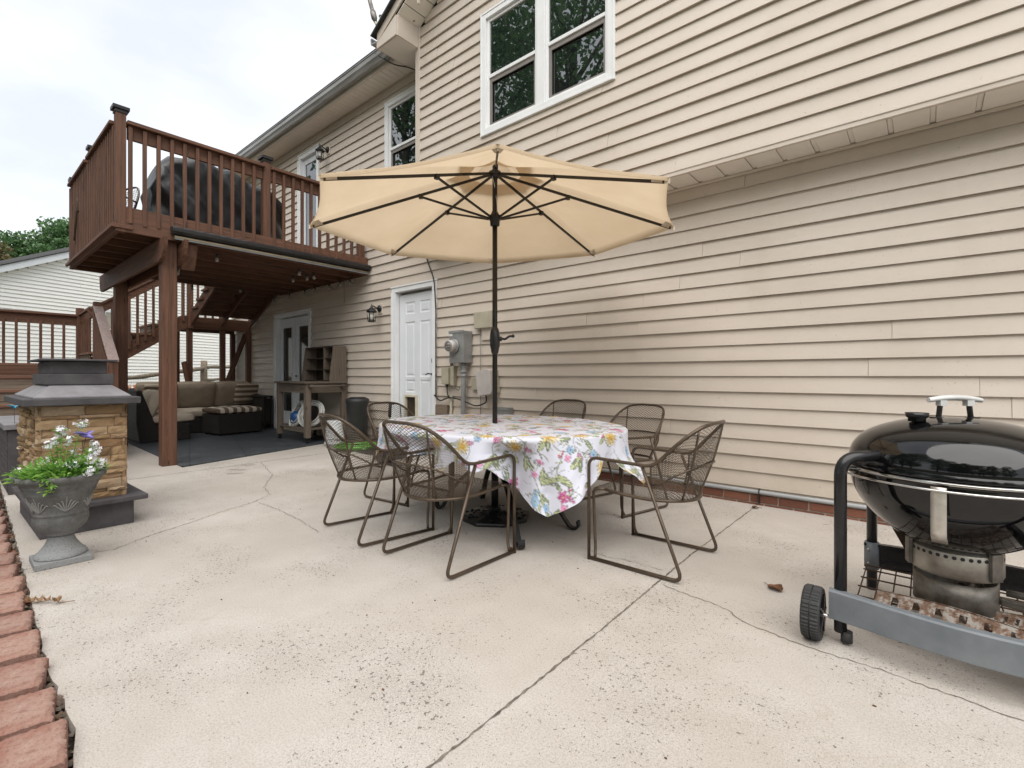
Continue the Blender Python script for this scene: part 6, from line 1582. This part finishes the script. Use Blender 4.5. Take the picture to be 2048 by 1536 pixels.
    MB().tube([SB(u, .0) for u in np.linspace(0, 1, 25)], .005, 6).build('back_lower_bar', 'bronze_metal', e)
    return e
ch0 = make_chair()
spots = [(-1.205, 2.63, 90, 'bronze mesh armchair standing free at the right end of the table, nearest the grill'),
         (-2.09, 1.925, 0, 'bronze mesh armchair in front of the table centre, its back to the camera'),
         (-2.80, 1.93, -8, 'bronze mesh armchair at the near left of the table, left of the central one'),
         (-1.87, 3.48, 166, 'bronze mesh armchair behind the right part of the table, right of two along the wall'),
         (-2.72, 3.73, 180, 'bronze mesh armchair behind the table close to the wall, just right of the umbrella pole'),
         (-3.36, 2.62, -84, 'bronze mesh armchair at the far left table end, in front of the white door')]
for i, (x, y, a, lab) in enumerate(spots):
    c = ch0 if i == 0 else copy_tree(ch0)
    c.location = (x, y, 0); c.rotation_euler = (0, 0, R(a)); tag(c, lab, 'chair', 'bronze mesh armchairs around the table')

# ================================================================== KETTLE GRILL
KX, KY = .09, 2.58
kg = empty('kettle_grill', (KX, KY, 0), label='large black kettle charcoal grill on a wheeled frame at the right', cat='grill')
RR, ZRIM = .345, .665
lid = [(RR + .004, ZRIM + .004), (RR + .006, ZRIM + .014), (RR - .002, ZRIM + .022), (RR - .004, ZRIM + .045), (RR - .018, ZRIM + .085), (RR - .055, ZRIM + .128), (RR - .11, ZRIM + .160), (RR - .18, ZRIM + .184), (RR - .26, ZRIM + .198), (.03, ZRIM + .203), (0, ZRIM + .2035)]
def dense(P, n_=5):
    P = [Vector((p[0], p[1], 0)) for p in P]; o = []
    for i in range(len(P) - 1):
        p0, p1, p2, p3 = P[max(i - 1, 0)], P[i], P[i + 1], P[min(i + 2, len(P) - 1)]
        for k in range(n_):
            t = k / n_; q = .5 * ((2 * p1) + (p2 - p0) * t + (2 * p0 - 5 * p1 + 4 * p2 - p3) * t * t + (3 * p1 - p0 - 3 * p2 + p3) * t ** 3); o.append((max(q.x, 0), q.y))
    o.append((P[-1].x, P[-1].y)); return o
ld = MB().lathe(lid[:2] + dense(lid[2:]), seg=96).build('lid', 'enamel', kg)
bowl = [(RR + .002, ZRIM), (RR + .008, ZRIM - .004), (RR + .006, ZRIM - .012), (RR - .003, ZRIM - .016)]
bd_ = dense([(RR - .003, ZRIM - .016), (RR - .006, ZRIM - .05), (RR - .022, ZRIM - .11), (RR - .062, ZRIM - .175), (RR - .12, ZRIM - .235), (RR - .19, ZRIM - .28), (RR - .26, ZRIM - .303), (.0, ZRIM - .31)])
MB().lathe(bowl + bd_[1:], seg=96).build('bowl', 'enamel', kg)
MB().lathe([(RR + .0085, ZRIM - .003), (RR + .011, ZRIM - .007), (RR + .0085, ZRIM - .011)], seg=96).build('rim_band', 'chrome', kg)
# lid handle: white grip on two black posts, seen across the view
hr_ = Matrix.Rotation(R(36), 3, 'Z')
def hv(x, y, z): return hr_ @ Vector((x, y, 0)) + Vector((-.0, .02, z))
b = MB(); rows = []
for t in np.linspace(-1, 1, 15):
    z = .934 + .010 * (1 - t * t) ; w_ = .015 + .003 * math.cos(t * 3); hh = .0095 + .002 * (1 - t * t)
    rows.append([hv(t * .098, w_ * math.cos(a), z + hh * math.sin(a)) for a in np.linspace(0, 2 * math.pi, 12, endpoint=False)])
b.grid(rows, True, True); b.add(rows[0], [tuple(range(12))]); b.add(rows[-1], [tuple(range(12))[::-1]])
for s in (-1, 1): b.add([hv(s * .050 + dx, dy, dz) for dx in (-.011, .014) for dy in (-.013, .013) for dz in (.912, .934)], [(0, 1, 3, 2), (4, 6, 7, 5), (0, 4, 5, 1), (2, 3, 7, 6), (0, 2, 6, 4), (1, 5, 7, 3)])
b.build('lid_grip', 'handle_white', kg)
for s in (-1, 1):
    b = MB(); b.beam(hv(s * .060, 0, .862), hv(s * .054, 0, .915), .022, .006, tuple(hr_ @ Vector((1, 0, 0)))); b.beam(hv(s * .050, 0, .8665), hv(s * .085, 0, .8655), .026, .004); b.build('grip_post', 'leg_black', kg)
b = MB(); vc = hr_ @ Vector((-.155, -.02, 0)); b.lathe([(0, 0), (.028, 0), (.028, .012), (.036, .018), (.038, .034), (0, .036)], (vc.x, vc.y, ZRIM + .188), 24, fn=lambda a, r, z: 1 + (.03 * (1 if math.sin(a * 16) > 0 else -1) if r > .03 else 0)); b.build('lid_vent', 'leg_black', kg)
# frame: local coordinates relative to the kettle centre
NL, FL, NR_, FR = (-.338, -.332), (-.285, .34), (.37, -.33), (.37, .34)
def leg(x, y, top, inw, zb=0.0):
    d = Vector((inw[0], inw[1], 0)); return MB().tube(fillet([(x, y, zb), (x, y, top), (x + d.x, y + d.y, top + .012)], .07, 8), .0215, 16)
leg(NL[0], NL[1], .715, (.16, .14), .045).build('leg', 'leg_black', kg); leg(FL[0], FL[1], .70, (.10, -.12)).build('leg', 'leg_black', kg)
leg(NR_[0], NR_[1], .70, (-.12, .14)).build('leg', 'leg_black', kg); leg(FR[0], FR[1], .70, (-.12, -.14)).build('leg', 'leg_black', kg)
MB().tube([(NL[0] + .02, NL[1] - .0, .052), (NL[0] + .02, NL[1], .012)], .020, 14).build('leg_cap', 'rubber', kg)
def bar(y0, bow, z0, z1, mat, name):
    b = MB(); rows = []; n_ = 28
    for i in range(n_ + 1):
        t = i / n_; x = lerp(-.372 if bow < 0 else -.315, .46, t); y = y0 + bow * math.sin(math.pi * t) ** 1.2; th_ = .013
        sg = 1 if bow >= 0 else -1; zz0 = z0 + .004 * math.sin(math.pi * t); zz1 = z1
        rows.append([(x, y + sg * th_, zz0), (x, y + sg * th_, zz1 - .006), (x, y + sg * (th_ - .006), zz1), (x, y - sg * (th_ + .010), zz1), (x, y - sg * (th_ + .010), zz1 - .012), (x, y - sg * (th_ - .006), zz1 - .012), (x, y - sg * (th_ - .006), zz0 + .008), (x, y - sg * th_, zz0)])
    b.grid(rows, False, True); b.add(rows[0], [tuple(range(8))]); b.add(rows[-1], [tuple(range(8))[::-1]]); return b.build(name, mat, kg, bevel=.003)
bar(NL[1] - .024, -.066, .098, .208, 'bar_grey', 'front_crossbar')
bar(FL[1] + .0, .04, .105, .222, 'leg_black', 'rear_crossbar')
b = MB(); b.tube([(FL[0], FL[1], .10), (FL[0], FL[1], .228)], .029, 18); o = b.build('bar_clamp', 'bar_grey', kg)
for z in (.13, .195): MB().sphere((FL[0] - .012, FL[1] - .028, z), .006, 8).build('bolt', 'fastener', kg)
for x in (NR_[0], -.36): MB().box(x - .018, x + .018, NL[1] + .02, FL[1] - .02, .11, .19).build('side_bar', 'leg_black', kg) if x > 0 else None
# wheels with ridged tread
def wheel(x, y):
    ax_ = Matrix.Rotation(R(90), 3, 'Y'); w_ = MB()
    fn = lambda a, r, z: 1 - (.035 if (r > .095 and math.sin(a * 44) < 0 and abs(abs(z)) > .002) else 0)
    w_.lathe([(.0, -.022), (.05, -.024), (.082, -.033), (.094, -.031), (.100, -.024), (.101, -.003), (.0945, -.002), (.0945, .002), (.101, .003), (.100, .024), (.094, .031), (.082, .033), (.05, .024), (0, .022)], (x, y, .101), 176, smooth=False, fn=fn, ax=ax_)
    o = w_.build('wheel', 'rubber', kg); b = MB()
    for k in range(5):
        a = k * 2 * math.pi / 5; c_ = Vector((x + .030, y, .101)); d = Vector((0, math.cos(a), math.sin(a))); b.beam(c_ + d * .015, c_ + d * .075, .006, .012, (1, 0, 0))
    b.tube([(x - .02, y, .101), (x + .035, y, .101)], .018, 14); b.build('hub', 'leg_black', o)
wheel(-.425, -.355); MB().tube([(-.44, -.355, .101), (-.33, -.345, .095)], .007, 8).build('axle', 'chrome', kg)
# tool rod around the front with the steel strap hanging from it
pts = []
for a in np.linspace(R(196), R(330), 30): pts.append(((RR + .045) * math.cos(a) * 1.0, (RR + .045) * math.sin(a) - .005, .636))
pts = [(-.345, -.24, .668), (-.37, -.16, .645)][:0] + [(-.335, -.20, .662)] + [(p[0], p[1], .640) for p in pts[3:]]
MB().tube(pts, .0042, 8).build('tool_rod', 'chrome', kg)
b = MB(); b.tube([(-.30, -.19, .655), (-.355, -.24, .662)], [.012, .009], 10); b.build('rod_socket', 'chrome', kg)
ang = R(262); d = Vector((math.cos(ang), math.sin(ang), 0)); s_ = Vector((-d.y, d.x, 0)); rows = []
for t in np.linspace(0, 1, 16):
    z = .652 - .195 * t; rad_ = RR + .046 - .001 * t - (.028 * max(0, t - .85) / .15); wv = .021
    c = d * rad_; rows.append([c + s_ * wv + Vector((0, 0, z)), c - s_ * wv + Vector((0, 0, z))])
o = MB().grid(rows, True).build('steel_strap', 'strap_steel', kg, solid=.003)
# ash catcher, holes, damper handle
MB().lathe([(.128, .375), (.137, .378), (.137, .275), (.132, .270), (.0, .262)], seg=56).build('ash_catcher', 'galvanised', kg)
b = MB(); b.lathe([(.1385, .365), (.1400, .362), (.1400, .282), (.1385, .279)], seg=64); 
b.v = [p for p in b.v]; b.build('ash_ring', 'galvanised', kg)
b = MB()
for k in range(16):
    a = R(200 + k * 9.6); c = Vector((.1402 * math.cos(a), .1402 * math.sin(a), .352)); n_ = Vector((math.cos(a), math.sin(a), 0)); t_ = Vector((-n_.y, n_.x, 0))
    vs = [c + n_ * .0006 + t_ * .0070 * math.cos(q) + Vector((0, 0, .0070 * math.sin(q))) for q in np.linspace(0, 2 * math.pi, 14, endpoint=False)]; b.add(vs, [tuple(range(14))])
b.build('air_holes', 'black_plastic', kg)
for a in (R(196), R(318)): c = Vector((.145 * math.cos(a), .145 * math.sin(a), .33)); MB().obox(c, (.012, .045, .10), a).build('ash_bracket', 'steel_grey', kg)
b = MB(); b.prism([(-.22, .02, .44), (-.12, .02, .24), (-.11, .02, .25), (-.13, .02, .40)], (0, .03, 0)); b.build('heat_shield', 'rust_wire', kg)
b = MB(); b.tube([(.14, -.02, .225), (.26, -.03, .225)], .013, 10); b.build('damper_handle', 'steel_grey', kg)
# wire bottom rack
b = MB()
for k in range(13): x = -.30 + k * .055; b.tube([(x, -.26, .128), (x, .30, .128)], .0028, 5)
for y in (-.25, -.13, -.01, .11, .23, .29): b.tube([(-.31, y, .124), (.37, y, .124)], .0036, 5)
b.build('wire_rack', 'rust_wire', kg)
# things lying on the rack
cs = empty('chimney_starter', (KX + .0, KY + .03, .13), label='round steel charcoal chimney under the kettle, on the lower rack', cat='charcoal chimney')
MB().lathe([(.124, 0), (.128, 0), (.128, .112), (.124, .112), (.120, .108), (.120, .01), (0, .01)], seg=48).build('cylinder', 'steel_grey', cs)
MB().obox((.17, -.03, .05), (.09, .02, .03), R(-10)).build('handle', 'steel_grey', cs, bevel=.006)
b = MB(); rr2 = random.Random(3)
rows = [[(lerp(-.03, .05, u) , lerp(-.10, -.05, v) , .100 + .012 * math.sin(u * 9 + v * 5) + rr2.uniform(-.004, .004)) for v in np.linspace(0, 1, 6)] for u in np.linspace(0, 1, 8)]
b.grid(rows, False); o = b.build('foil_scrap', 'chrome'); o.location = (KX + .03, KY + .03, .135); tag(o, 'crumpled shiny foil scrap in the top of the charcoal chimney', 'foil')
def trough(name, p, q, zb, label, flip=1):
    """perforated charcoal holder: two slotted walls leaning to a ridge"""
    p, q = Vector(p), Vector(q); d = (q - p); L_ = d.length; d.normalize(); s = Vector((-d.y, d.x, 0)); e = empty(name, p, 0, label=label, cat='charcoal holder', group='rusty charcoal holders on the lower rack')
    for side in (-1, 1):
        b = MB(); n_ = 7; H = .050; base = s * side * .062
        def pt(u, v): return d * (u * L_) + base * (1 - v) + s * side * .006 * v + Vector((0, 0, H * v + zb + (.018 * math.sin(math.pi * u) * v)))
        us = [0]; 
        for k in range(n_): a = .08 + k * .125; us += [a + .02, a + .062]
        us.append(1); vs_ = [0, .18, .50, .82, 1]
        for i in range(len(us) - 1):
            for j in range(4):
                if i % 2 == 1 and j in (1, 2) and not (j == 2 and False):
                    if (side == 1 and j == 2) or (side == -1 and j == 1): pass
                    continue
                b.add([pt(us[i], vs_[j]), pt(us[i + 1], vs_[j]), pt(us[i + 1], vs_[j + 1]), pt(us[i], vs_[j + 1])], [(0, 1, 2, 3)])
        b.build('slotted_wall', 'rusty_steel', e, solid=.002)
    b = MB(); 
    for u in (0, 1):
        c = d * (u * L_); b.add([c + s * .055 + Vector((0, 0, zb)), c - s * .055 + Vector((0, 0, zb)), c - s * .006 + Vector((0, 0, zb + .050)), c + s * .006 + Vector((0, 0, zb + .050))], [(0, 1, 2, 3)])
    b.build('end_plate', 'rusty_steel', e, solid=.002); return e
trough('charcoal_holder', (-.14, 2.40, .133), (.36, 2.27, .133), 0, 'near rusty perforated charcoal holder behind the grey crossbar of the grill')
trough('charcoal_holder', (.20, 2.46, .133), (.42, 2.36, .133), 0, 'far rusty perforated charcoal holder, right behind the near one')

# ================================================================== LITTER
def dead_leaf(loc, s, rz, label, seed):
    rr = random.Random(seed); rows = []
    for i in range(7):
        u = i / 6; w_ = math.sin(math.pi * min(1, u * .9 + .08)) ** .8
        rows.append([((u - .5) * s, (v - .5) * s * .8 * w_ + rr.uniform(-.003, .003), .004 + .35 * s * (abs(v - .5) * 1.6) ** 2 * (.6 + .5 * math.sin(u * 5)) + rr.uniform(0, .006)) for v in np.linspace(0, 1, 6)])
    b = MB().grid(rows, False); b.tube([(s * .5, 0, .006), (s * .7, .006, .012), (s * .9, -.004, .003)], .0012, 4)
    o = b.build('dead_leaf', 'leaf_dead', None, solid=.0008); o.location = loc; o.rotation_euler = (0, 0, rz); tag(o, label, 'leaf'); return o
dead_leaf((-.55, 2.60, .002), .075, 2.6, 'curled brown dead leaf on the concrete left of the grill wheel', 1)
dead_leaf((-1.0, 4.09, .002), .05, .6, 'small dead leaf at the end of the concrete joint by the wall', 2)
dead_leaf((-1.84, 2.17, .002), .05, 1.2, 'small brown leaf by the near foot of the table', 3)
def twig():
    b = MB(); e = empty('dry_twig', (-3.05, .285, .004), R(0), label='dry twig with curled tan leaves lying across the patio edge at the left', cat='twig')
    Rv = Vector((.7615, .648, 0)); pts = [Rv * t + Vector((-.648, .7615, 0)) * .008 * math.sin(t * 40) + Vector((0, 0, .004 + .006 * abs(math.sin(t * 30)))) for t in np.linspace(-.10, .16, 14)]
    b.tube(pts, .0018, 5); b.build('stem', 'twig', e); rr = random.Random(8); l = MB()
    for t in (-.08, -.065, -.03, .0, .035, .075, .085):
        c = Rv * t + Vector((0, 0, .010)); n_ = 5
        rows = [[c + Vector((rr.uniform(-.003, .003) + (i - 2) * .006, (j - 1.5) * .008 + rr.uniform(-.002, .002), .010 * abs(j - 1.5) + .006 * math.sin(i))) for j in range(4)] for i in range(n_)]; l.grid(rows, False)
    l.build('leaves', 'twig', e)
twig()
def debris():
    b = MB(); rr = random.Random(77)
    for k in range(110):
        x, y = rr.uniform(-4.5, 1.2), rr.uniform(.5, 4.1)
        l = rr.uniform(.008, .022); a = rr.uniform(0, 6.28)
        if k % 9 == 0: l *= 2.2; b.tube([(x, y, .002), (x + l * math.cos(a) * .5, y + l * math.sin(a) * .5, .004), (x + l * math.cos(a + .5), y + l * math.sin(a + .5), .002)], .0008, 4)
        else: b.sphere((x, y, .002), l * .3, 6, (1, .6, .4))
    o = struct(b.build('patio_debris', 'leaf_dead'), 'stuff'); tag(o, 'scattered seeds, bits of leaf and grit on the concrete', 'debris')
debris()
